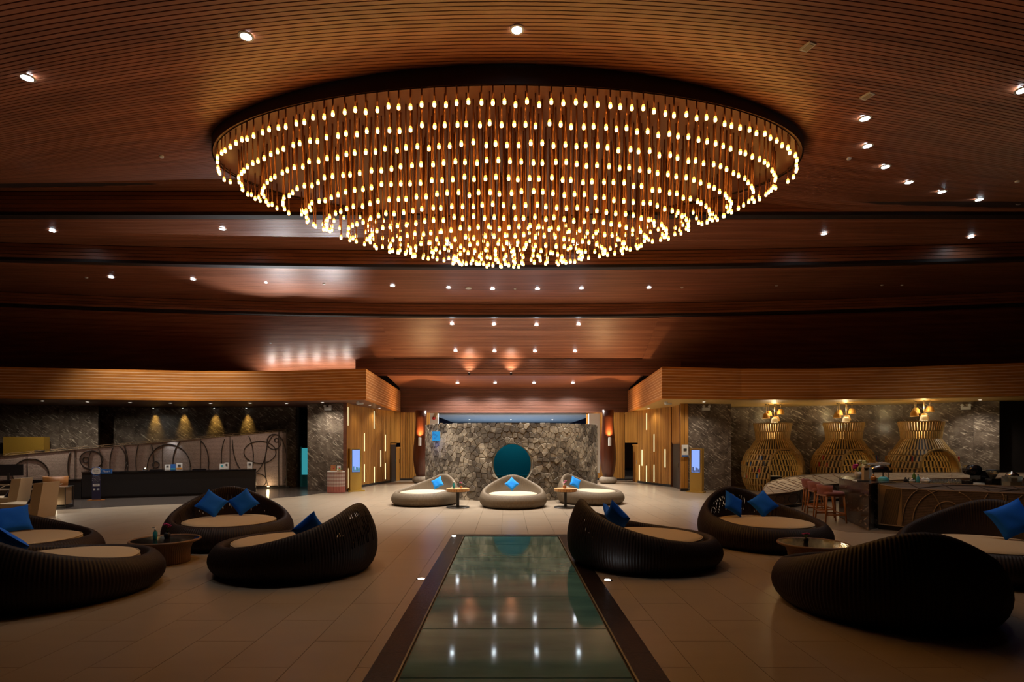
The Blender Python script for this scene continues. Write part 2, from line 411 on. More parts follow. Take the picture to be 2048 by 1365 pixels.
def clad_tier(root, tier, x0, x1, nseg, pitch=0.12, gap=0.018, mat='ceil_wood'):
    a, b = tier.pt((x0+x1)/2, 0), tier.pt((x0+x1)/2, 1); n = max(1, round((b-a).length/pitch)); g = gap/pitch/n
    for i in range(n): plank_row('plank', tier, i/n, (i+1)/n-g, x0, x1, nseg, root, mat)
    rows = [[tier.pt(x0+(x1-x0)*i/nseg, t)+Vector((0,0,0.05)) for i in range(nseg+1)] for t in [k/8 for k in range(9)]]
    MB().grid(rows).build('backing_panel', 'ceil_back', root)
def riser(root, Yf, z0, z1, x0, x1, nseg, pitch=0.12, lip=0.3, mat='ceil_wood', gap=0.018):
    n = max(1, round((z1-z0)/pitch)); h = (z1-z0)/n
    def ring(za, zb, d0, d1):
        vs = []
        for i in range(nseg+1):
            X = x0+(x1-x0)*i/nseg; Y = Yf(X); vs += [(X,Y+d0,za),(X,Y+d1,za),(X,Y+d1,zb),(X,Y+d0,zb)]
        fs = [(0,3,2,1), (nseg*4, nseg*4+1, nseg*4+2, nseg*4+3)]
        for i in range(nseg):
            for k in range(4):
                l = (k+1) % 4; fs.append((i*4+k, i*4+l, i*4+4+l, i*4+4+k))
        return MB().add(vs, fs)
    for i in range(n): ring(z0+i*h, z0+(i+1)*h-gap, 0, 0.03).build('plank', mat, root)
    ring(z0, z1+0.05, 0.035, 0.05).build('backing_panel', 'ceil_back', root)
    if lip: ring(z0-0.10, z0-0.012, 0.0, lip).build('shadow_lip', 'dark_rim', root)  # near-black lip stands in for the shadow gap under the riser
c1 = thing('ceiling', 'domed front ceiling of brown timber slats around the pendant chandelier', 'ceiling', kind='structure')
clad_tier(c1, T1, -16, 16, 40, 0.095, 0.020)
riser(c1, lambda X: 16.4, 8.68, 9.27, -XW, XW, 10)
c2 = thing('ceiling', 'narrow timber slat ceiling band just behind the pendant chandelier', 'ceiling', kind='structure')
clad_tier(c2, T2, -XW, XW, 24); riser(c2, lambda X: 19.5-0.003*X*X, 8.13, 8.60, -XW, XW, 24)
c3 = thing('ceiling', 'timber slat ceiling band with speaker grille and row of bright downlights', 'ceiling', kind='structure')
clad_tier(c3, T3, -XW, XW, 24); riser(c3, lambda X: 24.7-0.005*X*X, 7.60, 8.05, -XW, XW, 24)
c4 = thing('ceiling', 'sloping timber slat ceiling bay holding two rows of four downlights', 'ceiling', kind='structure')
clad_tier(c4, T4, -5.6, 6.6, 6); riser(c4, lambda X: 28.0, 5.34, 6.18, -7.5, 8.5, 2, lip=0.0)
c5 = thing('ceiling', 'dark timber slat ceiling slope behind and above the left wooden fascia', 'ceiling', kind='structure')
clad_tier(c5, T4S, -XW, -5.6, 12)
c6 = thing('ceiling', 'dark timber slat ceiling slope behind and above the right wooden fascia', 'ceiling', kind='structure')
clad_tier(c6, T4S, 6.6, XW, 12)
MB().add([T4.pt(-5.6,0), T4.pt(-5.6,1), T4S.pt(-5.6,1), T4S.pt(-5.6,0)], [(0,1,2,3)]).build('bay_cheek', 'ceil_back', c5)
MB().add([T4.pt(6.6,0), T4.pt(6.6,1), T4S.pt(6.6,1), T4S.pt(6.6,0)], [(3,2,1,0)]).build('bay_cheek', 'ceil_back', c6)
c7 = thing('ceiling', 'low timber slat ceiling strip above the brown timber bulkhead beam', 'ceiling', kind='structure')
clad_tier(c7, T5, -5.95, 6.65, 2)
bm = thing('trim_1', 'dark brown timber bulkhead beam spanning above the stone drum wall', 'beam', kind='structure')
riser(bm, lambda X: 31.3, 3.70, 5.07, -5.95, 6.65, 2, pitch=0.137, lip=0.0, mat='beam_wood', gap=0.012)
MB().box(-5.95, 6.65, 31.36, 31.8, 3.70, 5.1).build('beam_core', 'beam_wood', bm)

# fascias: curved front face plus side face running back along the passage
def fascia(name, label, pts, z0=3.70, z1=4.90, n=11):
    root = thing(name, label, 'fascia', kind='structure')
    h = (z1-z0)/n
    def ribbon(za, zb, off, th):
        vs = []; m = len(pts)
        for i, p in enumerate(pts):
            a = Vector(pts[max(0,i-1)]); b = Vector(pts[min(m-1,i+1)]); d = (b-a).normalized(); nrm = Vector((d.y, -d.x))
            if 0 < i < m-1:
                d1 = (Vector(p)-a).normalized(); d2 = (b-Vector(p)).normalized()
                nrm = (Vector((d1.y,-d1.x))+Vector((d2.y,-d2.x))); nrm = nrm/max(0.3, (nrm.length**2)/2)
            p = Vector(p); q0 = p+nrm*off; q1 = p+nrm*(off-th)
            vs += [(q0.x,q0.y,za),(q1.x,q1.y,za),(q1.x,q1.y,zb),(q0.x,q0.y,zb)]
        fs = [(0,3,2,1), ((m-1)*4,(m-1)*4+1,(m-1)*4+2,(m-1)*4+3)]
        for i in range(m-1):
            for k in range(4):
                l = (k+1) % 4; fs.append((i*4+k, i*4+4+k, i*4+4+l, i*4+l)[::-1])
        return MB().add(vs, fs)
    for i in range(n):
        ribbon(z0+i*h+0.010, z0+(i+1)*h-0.010, 0.03, 0.04).build('plank', 'fascia_wood', root)
        if i: ribbon(z0+i*h-0.009, z0+i*h+0.009, 0.029, 0.03).build('lit_edge_strip', 'fascia_lit_edge', root)  # pale strips put the light caught by plank edges into the colour
    ribbon(z0, z1, 0.0, 0.06).build('core_panel', 'fascia_wood', root)
    return root
LF = [(-22.5,20.9), (-19.2,21.5), (-16,22.1), (-12.5,22.7), (-9,22.7), (-5.5,22.0), (-5.93,31.3)]
RF = [(6.6,31.3), (5.83,21.5), (9,22.0), (12,22.0), (15,21.5), (18.5,20.4), (22,18.7)]
fl = fascia('trim_2', 'long honey timber fascia band above the dark reception counter', LF)
fr_ = fascia('trim_3', 'long honey timber fascia band above the three basket pods', RF)
def deck(name, label, poly, z, mat, cat):
    o = MB().prism(poly, z, z+0.06).build(name, mat); return tag(o, label, cat, kind='structure')
deck('ceiling', 'low soffit over the reception area with small recessed lights', LF[:5]+[(-5.56,22.1), (-5.98,31.3), (-5.98,33), (-24,33), (-24,21)], 3.70, 'beam_wood', 'ceiling')
deck('ceiling', 'timber soffit over the bar and the basket pods, in a golden lit tone', [(6.65,31.3), (5.9,21.6)]+RF[2:]+[(24,18), (24,33), (6.65,33)], 3.70, 'pod_wood', 'ceiling')  # golden wood colour stands in for the pendants' light on this soffit
deck('trim_4', 'top deck of the reception fascia carrying hidden uplights', LF[:5]+[(-5.56,22.1), (-5.98,31.3), (-5.98,33), (-24,33), (-24,21)], 4.80, 'ceil_wood', 'deck')
deck('trim_5', 'top deck of the fascia above the basket pods', [(6.65,31.3), (5.9,21.6)]+RF[2:]+[(24,18), (24,33), (6.65,33)], 4.80, 'ceil_wood', 'deck')

# ================================================================== floor
PX0, PX1, PY0, PY1 = -1.22, 1.36, 2.2, 12.53        # outside of the wet glass strip
GX0, GX1, GY1 = -0.953, 1.088, 12.27
fl0 = thing('floor', 'beige stone tiled lobby floor with staggered tiles', 'floor', kind='structure')
MB().box(-30, 30, -2, 48, -0.12, -0.022).build('floor_bed', 'grout', fl0)
TW, TL = 0.6, 1.36
tile_me = None
boxes = []
i0 = -45
for i in range(-44, 45):
    x0 = -0.153+TW*i; x1 = x0+TW
    for j in range(-1, 32):
        y0 = j*TL+(TL/2 if i % 2 else 0)-0.35; y1 = y0+TL
        if y0 > 42: continue
        a0, a1, b0, b1 = x0, x1, y0, y1
        if b0 < PY1 and a1 > PX0 and a0 < PX1:
            if b1 > PY1:
                boxes.append((max(a0,-30), a1, PY1, b1)); b1 = PY1
            if a0 < PX0: a1 = PX0
            elif a1 > PX1: a0 = PX1
            else: continue
        boxes.append((a0, a1, b0, b1))
def inview(b): return b[3] > 4.5 and abs((b[0]+b[1])/2) < 0.92*b[3]+0.5
near = sorted([b for b in boxes if inview(b)], key=lambda b: b[2])[:290]
nearset = set(near)
G = 0.0025
def tile_mesh():
    return MB().add([(0,0,-0.02),(1,0,-0.02),(1,1,-0.02),(0,1,-0.02),(0,0,0),(1,0,0),(1,1,0),(0,1,0)],
                    [(0,1,5,4),(1,2,6,5),(2,3,7,6),(3,0,4,7),(4,5,6,7)]).mesh('tile', 'floor_tile')
tme = tile_mesh()
for b in near:
    link('tile', tme, fl0, (b[0]+G, b[2]+G, random.uniform(-0.0006,0)), (0,0,0), (b[1]-b[0]-2*G, b[3]-b[2]-2*G, 1))
far = MB()
for b in boxes:
    if b in nearset: continue
    far.add([(b[0]+G,b[2]+G,0),(b[1]-G,b[2]+G,0),(b[1]-G,b[3]-G,0),(b[0]+G,b[3]-G,0),
             (b[0]+G,b[2]+G,-.02),(b[1]-G,b[2]+G,-.02),(b[1]-G,b[3]-G,-.02),(b[0]+G,b[3]-G,-.02)],
            [(0,1,2,3),(4,5,1,0),(5,6,2,1),(6,7,3,2),(7,4,0,3)])
stuff(far.build('tile', 'floor_tile', fl0))
# dark reception floor, brown bar floor
dk = [(-26,14.0), (-20,15.6), (-15,16.8), (-13.2,17.4), (-11.9,18.4), (-10.3,19.1), (-8.9,20.4), (-7.9,21.7), (-7.3,23.6), (-7.3,30), (-26,30)]
tag(MB().prism(dk, 0.0, 0.006).build('floor', 'dark_stone_floor'), 'dark polished stone floor around the reception counter', 'floor', kind='structure')
bf = [(9.6,25), (9.2,20), (7.6,17), (7.2,14.5), (7.7,12.9), (9.0,12.5), (12,12.0), (16,11), (26,9), (26,25)]
tag(MB().prism(bf, 0.0, 0.005).build('floor', 'bar_floor'), 'brown wood floor around the bar stools', 'floor', kind='structure')

# wet glass strip with dark stone border
gl = thing('floor', 'wet greenish glass floor strip with dark stone border reflecting ceiling lights', 'glass floor', kind='structure')
MB().box(PX0, PX1, PY0, PY1, -0.10, -0.03).build('glass_bed', 'black', gl)
GL = 1140*2*0.000565
ys = [2280/(1149.6-888)+GL*k for k in (2.0, 1.0, 0, -1, -2, -3, -4, -5, -6)]
ys = [GY1]+[y for y in ys if y < GY1-0.2]+[PY0]
for a, b in zip(ys[:-1], ys[1:]):
    MB().box(GX0+.03, GX1-.03, b+0.008, a-0.008, -0.03, 0.004).build('glass_panel', 'wet_glass', gl)
sl = []
y = PY1
for k in range(8):
    y2 = max(PY0, y-1.42)
    if y2 >= y: break
    MB().box(PX0, GX0-.012, y2+.003, y-.003, -0.03, 0.006).build('border_slab', 'wet_stone', gl)
    MB().box(GX1+.012, PX1, y2+.003, y-.003, -0.03, 0.006).build('border_slab', 'wet_stone', gl)
    y = y2
MB().box(GX0-.009, GX1+.009, GY1+.012, PY1-.003, -0.03, 0.006).build('border_slab', 'wet_stone', gl)
for x in (GX0, GX1): MB().box(x-.009, x+.009, PY0, GY1, -0.03, 0.012).build('edge_rail', 'rim_metal', gl)
MB().box(GX0-.009, GX1+.009, GY1-.009, GY1+.009, -0.03, 0.012).build('edge_rail', 'rim_metal', gl)

# ================================================================== stone drum wall with round window
DC, DR, DH, DA = (0.13, 23.37), 3.51, 2.73, math.radians(71.6)
def drum(s, z, off=0.0):
    a = s/DR; return Vector((DC[0]+(DR+off)*math.sin(a), DC[1]-(DR+off)*math.cos(a), z))
SM = DR*DA; HC, HR = (0.02, 1.27), 0.71
dw = thing('wall_back', 'curved wall of irregular grey brown stones with round teal window', 'wall', kind='structure')
def backing(off, flip):
    rows = []
    N = 96
    for k in range(9):
        t = k/8; row = []
        for i in range(N+1):
            q = 2*PI*i/N+PI/4; cx, cz = math.cos(q), math.sin(q)
            ks = [( (SM-HC[0]) if cx > 0 else (SM+HC[0]))/max(abs(cx),1e-6), ((DH-HC[1]) if cz > 0 else HC[1])/max(abs(cz),1e-6)]
            R = min(ks); r = HR+(R-HR)*t; row.append(drum(HC[0]+cx*r, HC[1]+cz*r, off))
        rows.append(row)
    return MB().grid(rows, True, flip)
backing(0.0, False).build('mortar_bed', 'mortar', dw)
backing(-0.22, True).build('inner_face', 'teal_paint', dw)
# top coping and ends
MB().grid([[drum(-SM+2*SM*i/40, DH, o) for i in range(41)] for o in (0.03, -0.22)], False).build('coping', 'cladding', dw)
for s in (-SM, SM): MB().add([drum(s,0,0.03), drum(s,0,-.22), drum(s,DH,-.22), drum(s,DH,0.03)], [(0,1,2,3)]).build('end_face', 'cladding', dw)
# reveal of the round window
rows = []
for o in (0.035, -0.10, -0.24):
    rows.append([drum(HC[0]+HR*math.cos(2*PI*i/96), HC[1]+HR*math.sin(2*PI*i/96), o) for i in range(97)])
MB().grid(rows).build('window_reveal', 'mortar', dw)
# stones: cells of a jittered hexagonal layout
def clip(poly, px, py, nx, ny):
    out = []; n = len(poly)
    for i in range(n):
        a, b = poly[i], poly[(i+1) % n]
        da = (a[0]-px)*nx+(a[1]-py)*ny; db = (b[0]-px)*nx+(b[1]-py)*ny
        if da <= 0: out.append(a)
        if da*db < 0:
            t = da/(da-db); out.append((a[0]+(b[0]-a[0])*t, a[1]+(b[1]-a[1])*t))
    return out
rs = random.Random(3); seeds = []
PIT = 0.205
for j in range(-1, int(DH/(PIT*.87))+3):
    for i in range(-int(SM/PIT)-2, int(SM/PIT)+3):
        seeds.append(((i+(0.5 if j % 2 else 0))*PIT+rs.uniform(-.075,.075), j*PIT*.87+rs.uniform(-.075,.075)))
cells = []
for k, (x, z) in enumerate(seeds):
    if abs(x) > SM+.1 or z < -.1 or z > DH+.1: continue
    poly = [(x-.4,z-.4),(x+.4,z-.4),(x+.4,z+.4),(x-.4,z+.4)]
    for (u, w) in seeds:
        d = math.hypot(u-x, w-z)
        if 0 < d < 0.62:
            nx, nz = (u-x)/d, (w-z)/d
            poly = clip(poly, (x+u)/2-nx*0.007, (z+w)/2-nz*0.007, nx, nz)
            if len(poly) < 3: break
    if len(poly) < 3: continue
    for (a, b, nx, nz) in ((SM,0,1,0), (-SM,0,-1,0), (0,0,0,-1), (0,DH,0,1)):
        poly = clip(poly, a, b, nx, nz)
        if len(poly) < 3: break
    if len(poly) < 3: continue
    if all(math.hypot(p[0]-HC[0], p[1]-HC[1]) < HR+.015 for p in poly): continue
    q = []
    for p in poly:
        d = math.hypot(p[0]-HC[0], p[1]-HC[1])
        if d < HR+.01: p = (HC[0]+(p[0]-HC[0])/d*(HR+.01), HC[1]+(p[1]-HC[1])/d*(HR+.01))
        q.append(p)
    cells.append((x, z, q))
def stone(m, x, z, q):
    n = len(q); d = rs.uniform(0.022, 0.042); c = (sum(p[0] for p in q)/n, sum(p[1] for p in q)/n)
    vs = [drum(p[0], p[1], -0.005) for p in q]+[drum(p[0], p[1], d-.010) for p in q]
    vs += [drum(c[0]+(p[0]-c[0])*.88, c[1]+(p[1]-c[1])*.88, d+rs.uniform(-.003,.004)) for p in q]
    fs = [(i,(i+1)%n,n+(i+1)%n,n+i) for i in range(n)]+[(n+i,n+(i+1)%n,2*n+(i+1)%n,2*n+i) for i in range(n)]+[tuple(2*n+i for i in range(n))]
    m.add(vs, fs)
cells.sort(key=lambda c: abs(c[0])+(1.2 if c[1] < 0.6 else 0))
rest = MB()
for k, c in enumerate(cells):
    if k < 290: m = MB(); stone(m, *c); m.build('stone', 'cladding', dw)
    else: stone(rest, *c)
stuff(rest.build('stone', 'cladding', dw))
# chamber seen through the round window
nc = thing('wall_back', 'plain teal chamber wall seen through the round window', 'wall', kind='structure')
MB().box(-2.2, 2.5, 22.3, 22.4, 0, 2.7).build('chamber_back', 'teal_paint', nc)
MB().box(-2.2, 2.5, 21.75, 22.3, 0, 0.80).build('chamber_ledge', 'teal_paint', nc)
MB().prism([(DC[0]+3.25*math.sin(a), DC[1]-3.25*math.cos(a)) for a in [DA*(-1+2*i/24) for i in range(25)]], 2.66, 2.72).build('light_block_lid', 'black', nc)  # unseen lid added to keep the ceiling downlights out of the chamber
for x in (-2.2, 2.5): MB().box(x-.05, x+.05, 20.8, 22.3, 0, 2.66).build('chamber_side', 'teal_paint', nc)
lamp('chamber_light', 'AREA', 10.0, (0.10, 0.75, 0.95), nc, (0.15, 21.3, 2.6), (0.5, 0, 0), 2.2, sy=0.3)

# ================================================================== room behind the drum wall
rb = thing('ceiling', 'blue grey lit ceiling of the hall behind the stone drum wall', 'ceiling', kind='structure')
MB().box(-4.2, 4.9, 31.9, 46, 3.62, 3.7).build('ceiling_slab', 'grey_paint', rb)
for x in (-2.6, 0.2, 3.0): MB().lathe([(0.05,3.615),(0.05,3.605)], 12, (x, 38.5, 0)).build('recessed_light', 'lens_dim', rb)
lamp('hall_fill', 'AREA', 230, (0.55, 0.74, 1.0), rb, (0.3, 37.5, 0.6), (PI, 0, 0), 8, sy=9)  # unseen area lamp added to light the hall ceiling blue from below
tag(MB().box(-9, 9, 46, 46.1, 0, 4).build('wall_back', 'print_violet'), 'dark far wall of the hall behind the drum', 'wall', kind='structure')
wl = thing('wall_left', 'white wall return beside the left amphora column with a red alarm bell', 'wall', kind='structure')
p0 = at(860, 888-1.6*1140/29.5, 3.6)
MB().box((860-HX)*29.5/FPX, (876-HX)*29.5/FPX, 29.5, 29.8, 0, 3.58).build('wall_panel', 'white_paint', wl)
MB().lathe([(0.075,0),(0.09,0.02),(0.06,0.05),(0.02,0.06)], 16).build('alarm_bell', 'red', wl).matrix_local = Matrix.Translation(((868-HX)*29.5/FPX, 29.5, 2+51*29.5/FPX)) @ Matrix.Rotation(PI/2, 4, 'X')
MB().bar(((868-HX)*29.45/FPX, 29.47, 3.35), ((873-HX)*29.45/FPX, 29.47, 3.62), 0.14, 0.02, (0,1,0)).build('wall_bracket', 'cane', wl)
tag(MB().box((1178-HX)*29.8/FPX, (1200-HX)*29.8/FPX, 29.8, 30.1, 0.47, 3.58).build('wall_right', 'white_paint'), 'white wall return beside the right amphora column', 'wall', kind='structure')

# ================================================================== side walls
def path_at_px(path, px):
    """point of a plan polyline that stands in the direction of an image column"""
    for (a, b) in zip(path[:-1], path[1:]):
        a, b = Vector(a), Vector(b); u = (px-HX)/FPX
        fa, fb = a.x-u*a.y, b.x-u*b.y
        if fa*fb <= 0 and fa != fb:
            t = fa/(fa-fb); return a.lerp(b, t), (b-a).normalized()
    return None
def along(path, pitch):
    out = []; 
    for a, b in zip(path[:-1], path[1:]):
        a, b = Vector(a), Vector(b); L = (b-a).length; n = max(1, round(L/pitch))
        for i in range(n): out.append((a.lerp(b, i/n), a.lerp(b, (i+1)/n)))
    return out
def slat_wall(root, path, z0, z1, side, pitch=0.13, mat='wall_wood'):
    for a, b in along(path, pitch):
        d = (b-a).normalized(); n = Vector((d.y, -d.x))*side
        m = MB(); c0 = a+d*0.008; c1 = b-d*0.008
        q = [c0+n*0.02, c1+n*0.02, c1-n*0.01, c0-n*0.01]
        m.prism([(p.x,p.y) for p in q], z0, z1); m.build('slat', mat, root)
    for a, b in zip(path[:-1], path[1:]):
        a, b = Vector(a), Vector(b); d = (b-a).normalized(); n = Vector((d.y,-d.x))*side
        MB().prism([(p.x,p.y) for p in (a-n*.012, b-n*.012, b-n*.15, a-n*.15)], 0, z1).build('wall_core', 'beam_wood', root)
        MB().prism([(p.x,p.y) for p in (a+n*.03, b+n*.03, b-n*.0, a-n*.0)], 0, 0.11).build('skirting', 'black', root)
def strips(root, path, side, lst):
    for (px, ya, yb) in lst:
        h = path_at_px(path, px)
        if not h: continue
        p, d = h; n = Vector((d.y,-d.x))*side
        za = 2+(HY-ya)*p.y/FPX; zb = 2+(HY-yb)*p.y/FPX; w = 0.032
        q = [p+d*w+n*.03, p-d*w+n*.03, p-d*w+n*.01, p+d*w+n*.01]
        MB().prism([(v.x,v.y) for v in q], zb, za).build('light_strip', 'strip_warm', root)
LW = [(-6.67,23.6), (-6.80,25.0), (-6.72,26.2), (-6.45,28.0), (-6.12,29.5)]
RW = [(7.54,26.35), (7.1,27.5), (6.66,29.2)]
w1 = thing('wall_left', 'left honey timber slat wall with vertical slot lights beside the passage', 'wall', kind='structure')
slat_wall(w1, LW, 0.11, 3.70, 1)
strips(w1, LW, 1, [(695,814.6,851.7),(728,867,903),(728,929,964.5),(747.4,822.7,858),(748,934,966),(760.6,901,934),(770,926.7,959),(770,870,903),(695.6,937,976)])
w2 = thing('wall_right', 'right honey timber slat wall with vertical slot lights beside the passage', 'wall', kind='structure')
slat_wall(w2, RW, 0.11, 3.70, -1)
strips(w2, RW, -1, [(1294,827,860.6),(1309,869,904),(1284.8,900,932),(1331,899,935.5),(1279.6,930,962),(1293.8,932,965),(1309,930,964.5)])
w2b = thing('wall_right', 'slim timber wall end with slot light beside the right screen totem', 'wall', kind='structure')
slat_wall(w2b, [(7.62,24.10), (7.30,24.12)], 0.11, 3.70, -1)
strips(w2b, [(7.62,24.10), (7.30,24.12)], -1, [(1359,817,855),(1358.4,936,974)])
MB().box(7.33, 7.60, 24.02, 24.06, 1.45, 1.95).build('door_sign', 'paper_white', w2b)
MB().box(7.40, 7.53, 24.00, 24.02, 1.70, 1.80).build('sign_symbol', 'print_dark', w2b)
MB().box(7.33, 7.60, 24.01, 24.02, 1.45, 1.52).build('sign_band', 'print_blue', w2b)
w3 = thing('wall_left', 'shaded timber slat wall end behind the left amphora column', 'wall', kind='structure')
slat_wall(w3, [(-5.85,31.0), (-4.0,31.4)], 0.11, 3.70, 1)
w4 = thing('wall_right', 'shaded timber slat wall end behind the right amphora column', 'wall', kind='structure')
slat_wall(w4, [(4.3,31.4), (6.35,31.0)], 0.11, 3.70, 1)
strips(w4, [(4.3,31.4), (6.7,31.0)], 1, [(1258.7,835,864)])
def door(name, label, a, b, z1, mat='black', handle=True):
    r = thing(name, label, 'door', kind='structure'); a, b = Vector(a), Vector(b); d = (b-a).normalized(); n = Vector((d.y,-d.x))
    lf = MB().prism([(p.x,p.y) for p in (a, b, b-n*.05, a-n*.05)], 0.01, z1).build('door_leaf', mat, r)
    MB().prism([(p.x,p.y) for p in (a-d*.05+n*.02, b+d*.05+n*.02, b+d*.05-n*.05, a-d*.05-n*.05)], z1, z1+.07).build('door_head', 'wall_wood', r)
    if handle:
        h = b-d*.12+n*.03; MB().cyl((h.x,h.y,0.95), (h.x,h.y,1.15), 0.015, 8).build('door_handle', 'chrome', lf)
    return r
door('door_1', 'dark doorway in the left timber wall', (-6.10,29.6), (-5.98,30.4), 1.95)
door('door_2', 'narrow timber door beside the dark left doorway', (-5.97,30.45), (-5.88,30.95), 1.75, 'wall_wood')
door('door_3', 'dark doorway in the right timber wall beside the screen totem', (7.58,26.2), (7.50,24.95), 2.0)
door('door_4', 'narrow timber door at the far end of the right timber wall', (6.62,30.2), (6.68,29.3), 1.9, 'wall_wood')
for nm, a, b, lab in (('wall_left', (-6.10,29.55), (-5.86,31.0), 'timber lintel wall above the left passage doors'), ('wall_right', (6.4,31.0), (6.68,29.25), 'timber lintel wall above the right passage doors'), ('wall_right', (7.45,24.85), (7.58,26.4), 'timber lintel wall above the dark right doorway')):
    a, b = Vector(a), Vector(b); d = (b-a).normalized(); n = Vector((d.y,-d.x))*(1 if nm == 'wall_left' else -1)
    r = thing(nm, lab, 'wall', kind='structure')
    for p, q in along([a, b], 0.13): MB().prism([(v.x,v.y) for v in (p+d*.006, q-d*.006, q-d*.006-n*.04, p+d*.006-n*.04)], 2.05, 3.70).build('slat', 'wall_wood', r)

def panel_wall(name, label, a, b, z0, z1, w=0.85, rows=3, mat='stone_panel', th=0.12):
    r = thing(name, label, 'wall', kind='structure'); a, b = Vector(a), Vector(b); d = (b-a); L = d.length; d.normalize(); n = Vector((d.y,-d.x))
    k = max(1, round(L/w)); h = (z1-z0)/rows
    for i in range(k):
        for j in range(rows):
            p, q = a+d*(L*i/k+.003), a+d*(L*(i+1)/k-.003); o = random.uniform(0, .004)
            MB().prism([(v.x,v.y) for v in (p+n*o, q+n*o, q-n*.03, p-n*.03)], z0+j*h+.003, z0+(j+1)*h-.003).build('panel', mat, r)
    MB().prism([(v.x,v.y) for v in (a-n*.032, b-n*.032, b-n*th, a-n*th)], z0, z1).build('wall_core', 'black', r)
    return r
panel_wall('wall_left', 'pale veined stone wall end left of the reception wall', (-25,25.0), (-18.4,25.6), 0, 3.70)
panel_wall('wall_left', 'dark veined stone wall behind the reception with four yellow light pools', (-20.0,26.6), (-9.9,26.6), 0, 3.70)
panel_wall('wall_left', 'brown veined stone pillar beside the cloth covered table', (-8.55,24.3), (-6.82,23.9), 0, 3.70)
panel_wall('wall_left', 'narrow side of the brown stone pillar facing the teal doorway', (-8.55,26.9), (-8.55,24.35), 0, 3.70)
panel_wall('wall_left', 'dark stone wall end beside the teal lit doorway', (-9.9,28.2), (-9.9,26.7), 0, 3.70)
panel_wall('wall_right', 'brown veined stone pillar beside the right screen totem', (7.66,24.2), (9.42,24.4), 0, 3.70)
panel_wall('wall_right', 'veined stone wall behind the three basket pods', (9.5,27.0), (17.9,24.35), 0, 3.70)
panel_wall('wall_right', 'veined stone wall right of the basket pods', (17.5,23.95), (19.4,22.5), 0, 3.70)
tag(MB().prism([(9.42,24.4), (9.55,24.4), (9.55,27.0), (9.42,27.0)], 0, 3.7).build('wall_right', 'stone_panel'), 'short return of the brown stone pillar behind the first basket pod', 'wall', kind='structure')
tag(MB().prism([(19.4,23.2), (26,20), (26.2,20.3), (19.6,23.5)], 0, 3.7).build('wall_right', 'black'), 'black slab for the dark opening at the end of the bar wall', 'wall', kind='structure')  # solid black sheet stands in for the darkness of the opening
tag(MB().prism([(-25,28.6), (-7,28.6), (-7,28.7), (-25,28.7)], 0, 3.7).build('wall_left', 'black'), 'unlit wall behind the reception corridor', 'wall', kind='structure')
d5 = thing('door_5', 'narrow teal lit doorway between stone walls', 'door', kind='structure')
MB().box(-9.62, -9.10, 26.6, 26.64, 0.02, 1.80).build('lit_pane', 'teal_glow', d5)
MB().box(-9.66, -9.62, 26.52, 26.66, 0, 1.86).build('door_frame', 'teal_paint', d5)
MB().box(-9.62, -9.10, 26.52, 26.60, 0.02, 0.55).build('lower_panel', 'teal_paint', d5)

# ================================================================== lamps of the ceiling
def dl_meshes():
    a = MB().lathe([(0.115,0.0),(0.115,-0.014),(0.082,-0.018),(0.078,0.0)], 24, cap0=False, cap1=False, smooth=False).mesh('trim_ring', 'trim_white')
    b = MB().lathe([(0.078,-0.004),(0.06,-0.010),(0.0005,-0.012)], 20, cap0=False, smooth=False).mesh('lens', 'lens_cool')
    return a, b
DLA, DLB = dl_meshes()
ORD = ['first','second','third','fourth','fifth','sixth','seventh','eighth','ninth','tenth','eleventh','twelfth']
def downlight(p, label, group, W=DOWN_W, ang=1.5, blend=0.75, col=(1.0,0.95,0.88), s=1.0):
    r = thing('downlight', label, 'light', (p.x, p.y, p.z-0.012), 0, group, scale=s)
    link('trim_ring', DLA, r); link('lens', DLB, r)
    if W: lamp('beam', 'SPOT', W, col, r, (0,0,-0.03), (0,0,0), 0.06, ang, blend)
    return r
for k, (px, py) in enumerate(((54,153),(492,70),(1034,57),(2046,178))):
    downlight(T1.hit(px,py), ORD[k]+' downlight from the reception side in the domed ceiling before the chandelier', 'downlights of the domed front ceiling', DOWN_W*0.16, 1.1)
for k, (px, py) in enumerate(((1730,235),(1735,290),(1771,332),(1818,363),(1884,382),(1958,398),(2042,405))):
    downlight(T1.hit(px,py), ORD[k]+' downlight from the access panel in the curved row beside the chandelier', 'curved row of downlights right of the chandelier', DOWN_W*0.07, 0.9)
for k, (px, py) in enumerate(((105,461),(445,457),(742,461),(896,488),(1018,488),(1152,488),(1648,467),(1942,473))):
    downlight(T2.hit(px,py), ORD[k]+' downlight from the reception side in the narrow band behind the chandelier', 'downlights of the narrow band', DOWN_W*(1.6 if 700 < px < 1300 else 0.9 if px < 300 else 0.3), 1.5)
for k, (px, py) in enumerate(((222,554),(386,558),(785,571),(897,575),(985,577),(1075,577),(1163,576),(1298,575))):
    downlight(T3.hit(px,py), ORD[k]+' downlight from the reception side in the slat band with the speaker', 'downlights of the speaker band', DOWN_W*0.9)
for k, (px, py) in enumerate(((904,648),(988,649),(1073,650),(1157,649))):
    downlight(T4.hit(px,py), ORD[k]+' downlight from the reception side in the upper row of the bay', 'upper row of the sloping bay', DOWN_W*1.5, 1.2)
for k, (px, py) in enumerate(((911,702),(989,703),(1070,703),(1150,703))):
    downlight(T4.hit(px,py), ORD[k]+' downlight from the reception side in the lower row of the bay', 'lower row of the sloping bay', DOWN_W*1.5, 1.0)
for k, (px, py) in enumerate(((915,766),(990,766),(1068,766),(1146,766))):
    downlight(T5.hit(px,py), ORD[k]+' downlight from the reception side close above the bulkhead beam', 'downlights above the bulkhead beam', DOWN_W*0.55, 2.5, 0.5)
downlight(T3.hit(532,565), 'small dim downlight in the slat band above the reception', None, DOWN_W*0.05, s=0.6)
